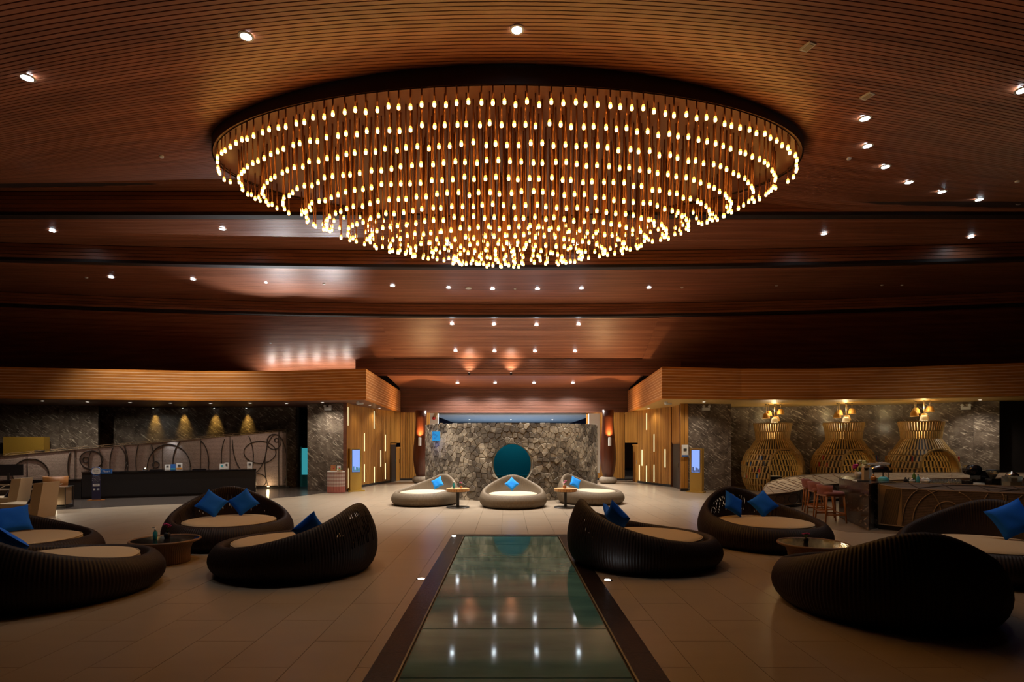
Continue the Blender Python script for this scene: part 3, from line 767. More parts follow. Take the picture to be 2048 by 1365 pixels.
def disc(name, px, py, tier, r, label, cat, group=None, mat='trim_white'):
    p = tier.hit(px, py); o = thing(name, label, cat, (p.x,p.y,p.z-.002), 0, group)
    MB().lathe([(r,0),(r,-.02),(r*.9,-.03)], 20, smooth=False).build('rim', mat, o)
    MB().lathe([(r*.88,-.028),(r*.8,-.034)], 20, smooth=False).build('face', 'paper_white', o)
disc('ceiling_speaker', 937, 576, T3, 0.13, 'round white speaker grille between downlights of the slat band', 'speaker')
DET = ['in the speaker band nearest the reception end', 'between middle downlights of the speaker band', 'beyond the last downlight of the speaker band', 'alone in the speaker band toward the pods', 'first of a pair in the speaker band above the pods',
       'second of a pair in the speaker band above the pods', 'in the domed ceiling toward the reception', 'beside the curved downlight row', 'in the domed ceiling at the far end of the curved row', 'in the speaker band above the lit patch', 'on the lit slope above the reception fascia']
for k, (px, py, t) in enumerate(((173,555,T3),(1030,577,T3),(1364,575,T3),(1553,571,T3),(1764,570,T3),(1804,570,T3),(323,312,T1),(1698,316,T1),(2035,362,T1),(648,567,T3),(541,686,T4S))):
    disc('smoke_detector', px, py, t, 0.05, 'small round detector, '+DET[k], 'detector', 'small detectors on the ceiling')
for px, py, lab in ((1616,91,'larger square access panel in the domed slat ceiling'),(1735,190,'smaller square access panel above the curved downlight row')):
    p = T1.hit(px,py); o = thing('access_panel', lab, 'panel', (p.x,p.y,p.z-.002), 0.35)
    s = 0.07; MB().box(-s,s,-s*1.4,s*1.4,-.03,0).build('panel_frame', 'trim_white', o); MB().box(-s*.7,s*.7,-s,s,-.034,-.03).build('panel_face', 'cushion_cream', o)
# soffit lights over the reception and bar
def soffit(px, py, label, group, W=0.0, col=(1,0.88,0.70), ang=2.5, s=0.7):
    p = at(px, py, 3.70); r = thing('soffit_light', label, 'light', (p.x,p.y,3.697), 0, group, scale=s)
    link('trim_ring', DLA, r); o = link('lens', LDIM, r)
    if W: lamp('beam', 'SPOT', W, col, r, (0,0,-0.03), (0,0,0), 0.05, 3.05 if W >= 250 else ang, 0.4 if W >= 250 else 0.8)
LDIM = DLB.copy(); LDIM.materials.clear(); LDIM.materials.append(MATS['lens_dim'])
for k, (px, py, W) in enumerate(((85,802,300),(175,804,0),(260,805.5,0),(341,806.5,60),(421,807,0),(500,806.5,60),(573,807,0),(645,805,240))):
    soffit(px, py, ORD[7-k]+' small soffit light over the reception counted from the stone pillar', 'recessed lights over the reception', W)
for px, py, lab in ((740,810.5,'small recessed light nearest the left fascia corner by the timber wall'),(759,817,'small recessed light farther along the left timber wall soffit')): soffit(px, py, lab, 'recessed lights by the left timber wall', 60)
for px, py, lab in ((1297,817,'small recessed light farther along the right timber wall soffit'),(1337,807,'small recessed light nearest the right fascia corner by the timber wall')): soffit(px, py, lab, 'recessed lights by the right timber wall', 60)
soffit(1408, 804, 'small recessed light in the soffit above the right stone pillar', None, 150)
soffit(1960, 800, 'small recessed light in the soffit past the third basket pod', None, 200)
soffit(821, 826.3, 'small recessed light at the left amphora column', None, 30)
# yellow wall washers on the reception wall
for k, px in enumerate((303, 362, 425, 490)):
    X = (px-HX)*26.3/FPX; r = thing('wall_washer', ORD[3-k]+' yellow wall washer from the teal doorway on the dark reception wall', 'light', (X, 26.43, 3.69), 0, 'yellow wall washers')
    MB().lathe([(0.05,0),(0.05,-.05),(0.035,-.05)], 12).build('housing', 'black', r); MB().lathe([(0.034,-.052),(0.001,-.053)], 12, cap0=False).build('lens', 'lens_dim', r)
    lamp('beam', 'SPOT', 150, (1.0,0.62,0.14), r, (0,-0.02,-0.06), (0.22,0,0), 0.06, 0.85, 1.0)
# hidden uplights: on the reception fascia deck and at the bay riser
for k, X in enumerate((-11.9, -11.15, -10.4, -9.65, -8.9, -8.15, -7.4)):
    r = thing('uplight', ORD[6-k]+' small uplight on the reception fascia deck counted from the passage', 'light', (X, 28.3, 4.86), 0, 'uplights on the reception fascia deck')
    MB().lathe([(0.09,0),(0.09,0.10),(0.07,0.11)], 16).build('housing', 'black', r); MB().lathe([(0.068,0.112),(0.001,0.113)], 12, cap0=False).build('lens', 'lens_dim', r)
    lamp('beam', 'SPOT', 75, (1.0,0.90,0.80), r, (0,0,0.14), (PI+0.15,0,0), 0.05, 2.2, 0.9)
for X, lab in ((-9.6,'wide cool floodlight on the reception fascia deck, over the counter end'), (-7.6,'wide cool floodlight on the reception fascia deck, nearest the passage')):
    r = thing('flood_uplight', lab, 'light', (X, 24.42-0.005*X*X+.42, 4.86), 0, 'floodlights on the reception fascia deck')
    MB().box(-.15,.15,-.08,.08,0,.10).build('housing', 'black', r); MB().box(-.13,.13,-.06,.06,.10,.104).build('lens', 'lens_dim', r)
    lamp('beam', 'SPOT', 1100, (0.95,0.95,0.95), r, (0,0,0.16), (PI+0.78,0,0), 0.08, 1.15, 1.0)
for X, lab in (((938-HX)*27.7/FPX,'warm uplight at the bay riser, nearer the reception side'), ((1022-HX)*27.7/FPX,'warm uplight at the bay riser, straight above the round window')):
    r = thing('uplight', lab, 'light', (X, 27.70, 5.365), 0, 'warm uplights at the bay riser')
    MB().lathe([(0.06,0),(0.06,0.08),(0.05,0.09)], 16).build('housing', 'ceil_back', r); MB().lathe([(0.048,0.092),(0.001,0.093)], 12, cap0=False).build('lens', 'lens_dim', r)
    lamp('beam', 'SPOT', 120, (1.0,0.85,0.68), r, (0,0,0.10), (PI-0.35,0,0), 0.05, 1.9, 0.9)
    MB().bar((0,0.0,-0.01), (0,0.34,-0.01), 0.04, 0.02).build('bracket', 'ceil_back', r)
# floor uplights
for px, py, lab in ((908,1073.5,'flush floor uplight at the far corner of the glass strip'),(842,1159,'flush floor uplight between the glass strip and the left group of daybeds'),(1215,1161.5,'flush floor uplight between the glass strip and the right group of daybeds')):
    p = at(px, py); r = thing('floor_uplight', lab, 'light', (p.x,p.y,0), 0, 'floor uplights')
    MB().lathe([(0.075,0),(0.072,0.006),(0.05,0.007)], 20).build('trim_ring', 'chrome', r); MB().lathe([(0.048,0.0075),(0.001,0.009)], 16, cap0=False).build('lens', 'lens_cool', r)

# ================================================================== chandelier
CA, CB, CY, CZ = 6.5, 2.94, 12.9, 8.30
CX = -0.01
ch = thing('chandelier', 'huge oval chandelier of hanging bronze rods with glowing amber bulbs', 'chandelier', (CX, CY, CZ))
MB().lathe([(1.0,0.0),(1.0,0.04)], 128, sx=CA, sy=CB, smooth=False).build('canopy', 'canopy_wood', ch)
MB().lathe([(1.004,-0.02),(1.004,0.9),(0.99,0.9),(0.99,-0.02)], 128, sx=CA, sy=CB, cap0=False, cap1=False, smooth=False).build('canopy_rim', 'dark_rim', ch)
rod_me = MB().tube([(0,0,0),(0,0,-1)], 0.015, 6).mesh('rod', 'rod_bronze')
bulb_prof = [(0.019,0.016),(0.028,0.0),(0.030,-0.032),(0.030,-0.055),(0.026,-0.078)]
bulb_me = MB().lathe(bulb_prof, 8).mesh('bulb', 'bulb_warm')
bulb_me.materials.append(MATS['bulb_amber'])
for p in bulb_me.polygons: p.material_index = 1 if p.center.z > -0.035 else 0
pend = []
rr = random.Random(11); NR = 14
for k in range(NR):
    s = 0.985*(1-k/(NR-0.35)); per = 2*PI*math.sqrt(((CA*s)**2+(CB*s)**2)/2); n = max(5, round(per/0.215))
    # even spacing along the ellipse
    M = 720; L = [0.0]
    for i in range(M):
        a, b = 2*PI*i/M, 2*PI*(i+1)/M
        L.append(L[-1]+math.hypot(CA*s*(math.cos(b)-math.cos(a)), CB*s*(math.sin(b)-math.sin(a))))
    off = rr.random(); j = 0
    for i in range(n):
        d = (i+off)/n*L[-1]
        while j < M-1 and L[j+1] < d: j += 1
        a = 2*PI*(j+(d-L[j])/(L[j+1]-L[j]))/M
        x, y = CA*s*math.cos(a)+rr.uniform(-.025,.025), CB*s*math.sin(a)+rr.uniform(-.03,.03)
        if y > 0.25 and rr.random() < 0.5: continue
        drop = 0.20+1.92*(1-s*s)+rr.uniform(-.03,.03)
        pend.append((x, y, drop))
pend.sort(key=lambda p: p[1])
rods, bulbs = MB(), MB()
for i, (x, y, d) in enumerate(pend):
    if i < 290:
        link('rod', rod_me, ch, (x,y,0), (0,0,0), (1,1,d)); link('bulb', bulb_me, ch, (x,y,-d-0.01))
    else:
        rods.tube([(x,y,0),(x,y,-d)], 0.015, 5); bulbs.lathe(bulb_prof, 8, (x,y,-d-0.01))
stuff(rods.build('rod', 'rod_bronze', ch)); bo = stuff(bulbs.build('bulb', 'bulb_warm', ch))
bo.data.materials.append(MATS['bulb_amber'])
NF = len(bulb_me.polygons); idx = [p.material_index for p in bulb_me.polygons]
bo.data.polygons.foreach_set('material_index', idx*(len(bo.data.polygons)//NF))
print('pendants', len(pend))

# ================================================================== daybeds
def sofa_mesh(mat, ribs, holes, seed):
    rs = random.Random(seed); AX, AY = 1.078, 1.165; n = ribs*4
    prof = [(0,.84),(.03,.875),(.10,.925),(.20,.965),(.32,.99),(.45,1.0),(.58,.995),(.70,.98),(.82,.953),(.91,.925),(.97,.90),(1.0,.872),(.985,.845),(.94,.825),(.85,.808),(.70,.79)]
    hl = []
    if holes:
        for _ in range(holes): hl.append((rs.gauss(0, 0.42), rs.uniform(.5,.85)))
    rows = []; m = len(prof)+4
    vs = []; fs = []
    H = []
    for k in range(n):
        q = 2*PI*k/n; c_ = (1+math.cos(q))/2; w = .75*c_**2.1+.25*c_**13
        h = 0.415+0.545*w; lean = -0.08*w
        rad = 1+0.0045*math.cos(ribs*q)
        col = []
        for (t, mm) in prof:
            g = mm*rad if t > 0.02 else mm
            col.append((AX*math.sin(q)*g, AY*math.cos(q)*(g+lean*t), h*t))
        zi = prof[-1][0]*h; mi = prof[-1][1]
        for u in (0.33, 0.66, 1.0):
            g = mi-(0.05+0.10*w)*u; col.append((AX*math.sin(q)*g, AY*math.cos(q)*(g+lean*.7*(1-u)), zi+(0.26-zi)*u))
        vs += col
    m = len(prof)+3
    vs.append((0,0,0.26)); c = len(vs)-1
    skip = set()
    for (a, t) in hl:
        k = int((a % (2*PI))/(2*PI)*n); k -= k % 4
        # the same spot on the outer skin and on the inner skin
        io = max(i for i in range(len(prof)) if i < 12 and prof[i][0] <= t)
        skip.add((k+1) % n*100+io); skip.add((k+1) % n*100+len(prof)-1); skip.add((k+1) % n*100+len(prof)-2)
    for k in range(n):
        l = (k+1) % n
        for i in range(m-1):
            if (k*100+i) in skip: continue
            fs.append((k*m+i, k*m+i+1, l*m+i+1, l*m+i))
        fs.append((k*m+m-1, c, l*m+m-1))
    return MB().add(vs, fs, True).mesh('wicker_shell', mat)
def cushion_mesh(mat):
    prof = [(0.93,0.0),(0.985,0.03),(1.0,0.07),(0.985,0.11),(0.95,0.132),(0.88,0.142),(0.6,0.150),(0.001,0.155)]
    return MB().lathe(prof, 72, sx=0.775, sy=0.845, c=(0,-0.045,0.285)).mesh('seat_cushion', mat)
SH_T = sofa_mesh('wicker_taupe', 150, 0, 1); SH_D = sofa_mesh('wicker_dark', 170, 0, 2); SH_P = sofa_mesh('wicker_dark', 170, 110, 2)
CU_T, CU_D = cushion_mesh('cushion_cream'), cushion_mesh('cushion_sand')
base_me = MB().lathe([(0.80,0.0),(0.80,0.03)], 40, sx=1.07, sy=1.15, smooth=False).mesh('base_plinth', 'black')
def pipe_mesh(mat): return MB().tube([(0.765*math.cos(2*PI*i/72), -0.045+0.834*math.sin(2*PI*i/72), 0.402) for i in range(72)], 0.007, 6, True).mesh('piping', mat)
PIPE_T, PIPE_D = pipe_mesh('cushion_cream'), pipe_mesh('cushion_sand')
def daybed(label, x, y, rz, dark, group, s=1.0, perf=False):
    r = thing('wicker_daybed', label, 'daybed', (x,y,0), rz, group, scale=s)
    link('wicker_shell', (SH_P if perf else SH_D) if dark else SH_T, r); cu = link('seat_cushion', CU_D if dark else CU_T, r); link('piping', PIPE_D if dark else PIPE_T, cu); link('base_plinth', base_me, r)
    return r
def pillow_mesh(mat):
    N = 14; rows0, rows1 = [], []
    for i in range(N+1):
        a, b = [], []
        for j in range(N+1):
            u, v = i/N*2-1, j/N*2-1
            px = 1-0.10*(1-v*v); py = 1-0.10*(1-u*u)
            th = 0.5*0.30*((1-u**4)*(1-v**4))**0.55
            wr = 0.012*math.sin(5*u+3*v)
            a.append((u*0.5*px, v*0.5*py, th+wr*(1-abs(u))*(1-abs(v)))); b.append((u*0.5*px, v*0.5*py, -th))
        rows0.append(a); rows1.append(b)
    m = MB(); m.grid(rows0, True, True); m.grid(rows1, True, False)
    return m.mesh('pillow', mat)
PM_B, PM_S = pillow_mesh('pillow_blue'), pillow_mesh('pillow_blue_lit')
def pillow(label, bed, lx, ly, lz, yaw, roll=PI/4, lean=1.15, size=0.42, dark=True, group=None):
    """a pillow on the daybed BED, standing on a corner and leaning back; lx.. in the daybed's own frame"""
    p = bed.location+Matrix.Rotation(bed.rotation_euler.z, 3, 'Z') @ Vector((lx,ly,lz))*bed.scale[0]
    o = link('pillow', PM_B if dark else PM_S, None, p)
    M = Matrix.Rotation(bed.rotation_euler.z+yaw, 3, 'Z') @ Matrix.Rotation(lean, 3, 'X') @ Matrix.Rotation(roll, 3, 'Z')
    o.rotation_euler = M.to_euler(); o.scale = (size,)*3
    return tag(o, label, 'pillow', group)
SD = 1.118
far_g, L_g, R_g = 'taupe daybeds before the stone wall', 'dark daybeds around the left coffee table', 'dark daybeds around the right coffee table'
# far trio
dC = daybed('taupe wicker daybed in the middle of three before the stone wall', 0.165, 18.27, 0.012, False, far_g)
dL = daybed('taupe wicker daybed left of the middle one, high back turned to the table', -2.733, 18.93, -0.62, False, far_g)
dR = daybed('taupe wicker daybed right of the middle one, high back turned to the table', 2.78, 19.32, 0.888, False, far_g)
pillow('blue pillow in a paler lit tone on the middle taupe daybed under the round window', dC, -0.03, 0.55, 0.67, 0.0, PI/4, 1.1, 0.36, False)
pillow('blue pillow in a paler lit tone on the left taupe daybed', dL, 0.05, 0.52, 0.67, 0.25, 0.55, 1.15, 0.37, False)
pillow('blue pillow in a paler lit tone on the right taupe daybed', dR, -0.10, 0.52, 0.67, -0.45, -0.5, 1.15, 0.37, False)
# left group
bB = daybed('dark wicker daybed with two blue pillows nearest the reception counter', -5.63, 11.55, 0.475, True, L_g, SD, True)
bC = daybed('dark wicker daybed seen from its side beside the left coffee table', -3.37, 9.09, -1.754, True, L_g, SD, True)
bD = daybed('dark wicker daybed with its back to the viewer near left coffee table', -6.06, 7.62, 2.683, True, L_g, SD)
bA = daybed('dark wicker daybed beside the beige armchairs', -8.15, 9.35, 1.50, True, L_g, SD)
pillow('left one of two blue pillows on the daybed nearest reception', bB, -0.30, 0.48, 0.67, 0.15, PI/4+.1, 1.1, 0.47)
pillow('right one of two blue pillows on the daybed nearest reception', bB, 0.24, 0.50, 0.67, -0.25, PI/4-.1, 1.1, 0.47)
pillow('blue pillow mostly hidden behind the raised wicker back by the left table', bC, 0.42, 0.42, 0.66, -0.4, PI/4, 1.1, 0.42)
pillow('flat blue pillow leaning on the daybed beside the beige armchairs', bA, 0.42, 0.40, 0.62, -0.7, 0.1, 1.0, 0.50)
pillow('blue pillow corner rising over the rim of the near left daybed', bD, -0.10, 0.48, 0.66, 0.2, PI/4, 1.0, 0.46)
# right group
bE = daybed('dark wicker daybed beside the glass strip, seen from its side', 2.27, 9.65, 1.618, True, R_g, SD, True)
bF = daybed('dark wicker daybed with two blue pillows nearest the bar', 5.08, 11.39, 0.26, True, R_g, SD, True)
bG = daybed('large dark wicker daybed with its back to the viewer near right table', 4.56, 6.98, 2.942, True, R_g, SD)
bH = daybed('dark wicker daybed with one big blue pillow before the long bar counter', 7.40, 8.85, -0.80, True, R_g, SD)
pillow('upper blue pillow tucked behind the perforated wicker back', bE, -0.28, 0.45, 0.72, 0.5, PI/4, 1.2, 0.44)
pillow('lower blue pillow tucked behind the perforated wicker back', bE, 0.22, 0.42, 0.64, -0.3, 0.5, 1.05, 0.44)
pillow('left one of two blue pillows on the daybed nearest the bar', bF, -0.24, 0.48, 0.67, 0.30, PI/4+.2, 1.1, 0.46)
pillow('right one of two blue pillows on the daybed nearest the bar', bF, 0.36, 0.42, 0.66, -0.35, PI/4-.15, 1.1, 0.46)
pillow('big upright blue pillow on the daybed before the long bar counter', bH, 0.25, 0.46, 0.72, 0.3, 0.5, 1.25, 0.52)

# ================================================================== tables
def coffee_table(label, x, y):
    r = thing('coffee_table', label, 'table', (x,y,0))
    MB().lathe([(0.36,0.0),(0.37,0.02),(0.365,0.12),(0.37,0.22),(0.40,0.30),(0.46,0.345),(0.51,0.365)], 288, rib=72, amp=0.012).build('ribbed_base', 'rattan_brown', r)
    MB().tube([(0.52*math.cos(2*PI*i/64), 0.52*math.sin(2*PI*i/64), 0.378) for i in range(64)], 0.02, 10, True).build('rim', 'rattan_brown', r)
    MB().lathe([(0.505,0.372),(0.505,0.388),(0.001,0.389)], 64, smooth=False).build('glass_top', 'glass_dark', r)
    return r
coffee_table('round brown rattan coffee table with dark top beside dark daybeds and sanitiser bottle', -5.78, 9.62)
coffee_table('round brown rattan coffee table with speckled top and single red flower', 4.95, 9.25)
def side_table(label, x, y):
    r = thing('side_table', label, 'table', (x,y,0))
    MB().lathe([(0.36,0),(0.36,0.015),(0.34,0.03),(0.06,0.035)], 40, smooth=False).build('base', 'steel_dark', r)
    MB().cyl((0,0,0.03), (0,0,0.50), 0.045, 16).build('pole', 'steel_dark', r)
    MB().lathe([(0.345,0.50),(0.345,0.585)], 40, smooth=False).build('core', 'black', r)
    MB().lathe([(0.358,0.583),(0.358,0.60),(0.001,0.601)], 48, smooth=False).build('top', 'teak', r)
    n = 24
    for i in range(n):
        a0, a1 = 2*PI*(i+.05)/n, 2*PI*(i+.95)/n
        MB().prism([(rr_*math.cos(q), rr_*math.sin(q)) for rr_, q in ((.345,a0),(.36,a0),(.36,(a0+a1)/2),(.36,a1),(.345,a1))], 0.51, 0.583).build('stave', 'teak', r)
    return r
tl = side_table('round teak side table with steel foot between left and middle taupe daybeds', -1.57, 17.85)
tr = side_table('round teak side table with steel foot between middle and right taupe daybeds', 1.80, 17.85)
def flower_pot(label, x, y, z, petal, s=1.0, pot='terracotta', group=None):
    r = thing('flower_pot', label, 'flower', (x,y,z), 0, group, scale=s)
    MB().lathe([(0.03,0),(0.045,0.03),(0.042,0.07),(0.03,0.085)], 16).build('vase', pot, r)
    rs = random.Random(int(x*100)); 
    for k in range(5):
        a = rs.uniform(0,2*PI); d = rs.uniform(.01,.06); h = rs.uniform(.13,.20); tip = Vector((d*math.cos(a), d*math.sin(a), h))
        st = MB().tube([(0,0,0.07), tip], 0.004, 5).build('stem', 'green_leaf', r)
        m = MB()
        for q in range(6):
            b = 2*PI*q/6; o = Vector((math.cos(b),math.sin(b),0.25))*0.035
            s_ = Vector((-math.sin(b),math.cos(b),0))*0.018
            m.add([tip, tip+o*.5+s_, tip+o+Vector((0,0,.012)), tip+o*.5-s_], [(0,1,2),(0,2,3)])
        m.build('bloom', petal, st)
    return r
def sanitiser(label, x, y, z, s=1.0):
    r = thing('sanitiser_bottle', label, 'bottle', (x,y,z), 0, scale=s)
    MB().lathe([(0.032,0),(0.035,0.01),(0.035,0.12),(0.015,0.14),(0.015,0.155)], 18).build('bottle_body', 'teal_glass', r)
    MB().lathe([(0.018,0.155),(0.018,0.175),(0.006,0.18),(0.006,0.205)], 14).build('pump', 'paper_white', r)
    MB().bar((0.005,0,0.205), (-0.045,0,0.20), 0.012, 0.012).build('spout', 'paper_white', r)
flower_pot('pink orchid in a small pot on the left teak table', -1.47, 17.88, 0.601, 'pink', 0.95)
flower_pot('pink orchid in a small pot on the right teak table', 1.77, 17.85, 0.601, 'pink', 1.25)
sanitiser('small pump bottle on the left teak table', -1.69, 17.78, 0.601, 1.2)
flower_pot('magenta orchid in a dark pot on the left rattan coffee table', -5.80, 9.70, 0.389, 'magenta', 1.15, 'black')
sanitiser('teal pump bottle on the left rattan coffee table', -5.93, 9.58, 0.389, 1.0)
flower_pot('single dark red flower in a black pot on the right rattan coffee table', 4.86, 9.30, 0.389, 'magenta', 0.9, 'black')

# ================================================================== amphora columns, totems
def amphora(label, x, y):
    r = thing('amphora_column', label, 'column', (x,y,0))
    b = MB()
    prof = [(0.30,0.0),(0.40,0.06),(0.44,0.15),(0.42,0.26),(0.33,0.34)]
    b.lathe(prof, 28, sx=1.05, sy=0.9); 
    rs = random.Random(5)
    b.v = [(p[0]*(1+rs.uniform(-.03,.03)), p[1]*(1+rs.uniform(-.03,.03)), p[2]*(1+rs.uniform(-.03,.03))) for p in b.v]
    b.build('boulder_foot', 'boulder', r)
    MB().lathe([(0.24,0.33),(0.30,0.55),(0.37,0.90),(0.405,1.25),(0.40,1.60),(0.365,2.05),(0.315,2.50),(0.285,2.95),(0.28,3.30),(0.30,3.69)], 48).build('wooden_body', 'amphora_wood', r)
    lm = MB().lathe([(0.075,-0.20),(0.075,0.20)], 20, smooth=False).build('sconce_shade', 'white_paint', r)
    lm.location = (0, -0.46, 2.10)
    ln = MB().lathe([(0.06,0.203),(0.001,0.204)], 14, cap0=False).build('sconce_lens', 'lens_dim', lm)
    MB().bar((0,0.0,-.02), (0,0.12,-.02), 0.05, 0.05).build('sconce_bracket', 'white_paint', lm)
    lamp('sconce_beam', 'SPOT', 520, (1.0,0.62,0.28), lm, (0,0,0.22), (PI-0.06,0,0), 0.06, 2.3, 0.9)
    return r
amphora('tall wooden amphora column on a boulder left of the stone drum wall', -4.42, 29.0)
amphora('tall wooden amphora column on a boulder right of the stone drum wall', 5.02, 28.6)
def totem(label, x, y, rz, flip):
    r = thing('screen_totem', label, 'totem', (x,y,0), rz)
    MB().prism([(-.36,-.20),(.36,-.20),(.30,.20),(-.30,.20)], 0, 0.05).build('foot', 'gold', r)
    MB().box(-.26,.26,-.10,.10,.05,1.80).build('body', 'gold', r)
    sc = MB().box(-.17,.17,-.112,-.098,0.83,1.74).build('screen', 'screen_blue', r)
    MB().box(-.19,.19,-.106,-.097,0.81,1.76).build('bezel', 'print_blue', r)
    m = MB(); rs = random.Random(2)
    for k in range(9): 
        X = -.15+.036*k; m.box(X, X+.028, -.1135, -.112, .84, .90+rs.uniform(0,.16))
    stuff(m.build('picture', 'print_dark' if flip else 'print_teal', sc))
    return r
totem('golden screen totem with blue screen by the left timber wall', -6.42, 23.9, 0.75, False)
totem('golden screen totem with blue screen by the right stone pillar', 7.75, 23.4, -0.75, True)
# lit blue box lamp hung on the drum wall's left end
p = drum(-3.1, 2.28, 0.10)
o = thing('box_lamp', 'small blue patterned box lamp hung on the stone drum wall', 'lamp', p, -0.75)
MB().box(-.17,.17,-.05,.05,-.17,.17).build('lamp_box', 'screen_teal', o)
m = MB(); rs = random.Random(8)
for k in range(26):
    x, z = rs.uniform(-.15,.15), rs.uniform(-.15,.15); m.bar((x,-.053,z), (x+rs.uniform(-.06,.06),-.053,z+rs.uniform(-.06,.06)), .012, .004, (0,1,0))
stuff(m.build('pattern', 'print_blue', o))
MB().tube([(.14,.0,.17),(.15,0,.35),(.17,.06,.47),(.19,.15,.47)], 0.010, 6).build('hanging_cord', 'cane', o)
lamp('glow', 'POINT', 2.5, (0.10,0.25,1.0), o, (-0.10,-0.25,-0.3), (0,0,0), 0.1)
# cloth covered table by the left pillar
X, Y = (672-HX)*23.2/FPX, 23.2
o = thing('cloth_table', 'small table under a pleated checked cloth with red hem', 'table', (X,Y,0))
def skirt(z0, z1, r): return MB().lathe([(r*1.02,z0),(r,z1)], 160, rib=20, amp=0.035, sx=1.05, sy=0.7, cap0=False, cap1=False)
skirt(0.27, 0.86, 0.33).build('cloth_skirt', 'gingham', o); skirt(0.02, 0.27, 0.335).build('cloth_hem', 'cloth_red', o)
MB().lathe([(0.345,0.86),(0.345,0.885)], 40, sx=1.05, sy=0.7, smooth=False).build('table_top', 'paper_white', o)
for k, (dx, mt, lab) in enumerate(((-.10,'terracotta','orange greeting card on the cloth covered table'), (0.13,'paper_white','white greeting card on the cloth covered table'))):
    c = thing('card', lab, 'card', (X+dx, Y-.05, 0.886), 0.1); MB().bar((0,0,0), (0,.03,.24 if k == 0 else .22), .20 if k == 0 else .15, .012, (0,1,0)).build('board', mt, c)
    MB().lathe([(0.03,0),(0.001,0.004)], 10).build('red_mark', 'red', c).matrix_local = Matrix.Translation((0.02,-.002,.12)) @ Matrix.Rotation(PI/2, 4, 'X')
c = thing('fruit_tray', 'low brown tray with leaves on the cloth covered table', 'tray', (X+.20, Y-.18, .886))
MB().lathe([(0.10,0),(0.13,0.04),(0.12,0.04),(0.001,0.015)], 20, cap1=False).build('bowl', 'terracotta', c)
for k in range(6):
    a = k; MB().add([(0,0,.03),(.08*math.cos(a)+.02,.06*math.sin(a),.10),(.16*math.cos(a+.2),.1*math.sin(a+.2),.13),(.07*math.cos(a+.5),.07*math.sin(a+.5),.07)], [(0,1,2,3)]).build('leaf', 'green_leaf', c)
# emergency lamps and cameras
def emergency(label, x, y, z, rz=0):
    r = thing('emergency_light', label, 'lamp', (x,y,z), rz)
    MB().box(-.16,.16,-.08,0,-.07,.05).build('battery_box', 'white_paint', r)
    for s in (-.10,.10):
        h = MB().lathe([(0.035,0),(0.055,0.09),(0.05,0.09)], 14).build('lamp_head', 'white_paint', r); h.matrix_local = Matrix.Translation((s*1.2,-.03,.10)) @ Matrix.Rotation(PI/2, 4, 'X')
emergency('white twin head emergency light on the left stone pillar', -7.55, 24.0, 3.48, -0.22)
emergency('white twin head emergency light on the right stone pillar', 8.4, 24.25, 3.48, 0.1)
emergency('white twin head emergency light on the wall right of the pods', 18.55, 23.1, 3.45, -0.65)
for lab, px, py in (('white dome camera under the soffit at the left fascia corner',716,803.5), ('white dome camera under the soffit at the right fascia corner',1332,804)):
    p = at(px, py, 3.7); c = thing('ceiling_camera', lab, 'camera', (p.x,p.y,3.698))
    MB().lathe([(0.06,0),(0.06,-.03),(0.03,-.03)], 14).build('mount', 'white_paint', c); MB().lathe([(0.07,-.03),(0.075,-.07),(0.05,-.12),(0.001,-.135)], 16, cap0=False).build('dome', 'white_paint', c)
    MB().bar((0.05,-.02,-.09), (0.22,-.04,-.08), .07, .07).build('lens_tube', 'white_paint', c)

# ================================================================== reception
CR, CL = Vector((-10.0,22.6)), Vector((-15.25,20.4))
dirc = (CR-CL).normalized(); nrc = Vector((dirc.y,-dirc.x))     # towards the lobby
def slab(m, a, b, f, k, z0, z1):
    """prism along a-b: f in front (lobby side), k behind"""
    q = [a+nrc*f, b+nrc*f, b-nrc*k, a-nrc*k]; return m.prism([(p.x,p.y) for p in q], z0, z1)
rc = thing('reception_counter', 'long black reception counter below the honey fascia', 'counter')
slab(MB(), CL, CR, -0.05, 0.75, 0.0, 0.10).build('plinth', 'black', rc)
slab(MB(), CL, CR, 0.0, 0.8, 0.10, 0.95).build('front', 'black', rc)
slab(MB(), CL-dirc*.01, CR+dirc*.01, 0.03, 0.83, 0.95, 0.99).build('top', 'black_gloss', rc)
DL = Vector((-19.6,18.9))
ld = thing('reception_desk', 'lower black desk continuing left of the reception counter', 'desk')
q0 = CL-dirc*.02
MB().prism([(q0.x,q0.y), (DL.x,DL.y), (DL.x+.3,DL.y+.75), (q0.x-.35,q0.y+.72)], 0, 0.70).build('body', 'black', ld)
MB().prism([(q0.x,q0.y-.03), (DL.x,DL.y-.03), (DL.x+.3,DL.y+.78), (q0.x-.35,q0.y+.75)], 0.70, 0.73).build('top', 'black_gloss', ld)
def rayplane(px, py, a, b):
    """point of the vertical plane through plan points a, b seen at a pixel"""
    u = (px-HX)/FPX; d = b-a; t = (a.x-u*a.y)/(u*d.y-d.x); p = a+d*t
    return Vector((p.x, p.y, 2+(HY-py)*p.y/FPX))
SA, SB = Vector((-21.0,22.3)), Vector((-9.95,25.6))
sd = (SB-SA).normalized(); sn = Vector((sd.y,-sd.x))
def topz(p): 
    t = (Vector((p.x,p.y))-SA).length/(SB-SA).length; return 1.40+1.16*t
scn = thing('woven_screen', 'long woven partition with wire circles and slanting top behind the reception', 'screen')
rows = []
for k in range(7):
    v = k/6; row = []
    for i in range(41):
        u = i/40; p = SA.lerp(SB, u*0.985-(0.0 if u < .99 else 0.0))
        z = 0.12+(topz(p)-0.12)*v; row.append((p.x, p.y, z))
    rows.append(row)
MB().grid(rows, False).build('woven_panel', 'weave', scn)
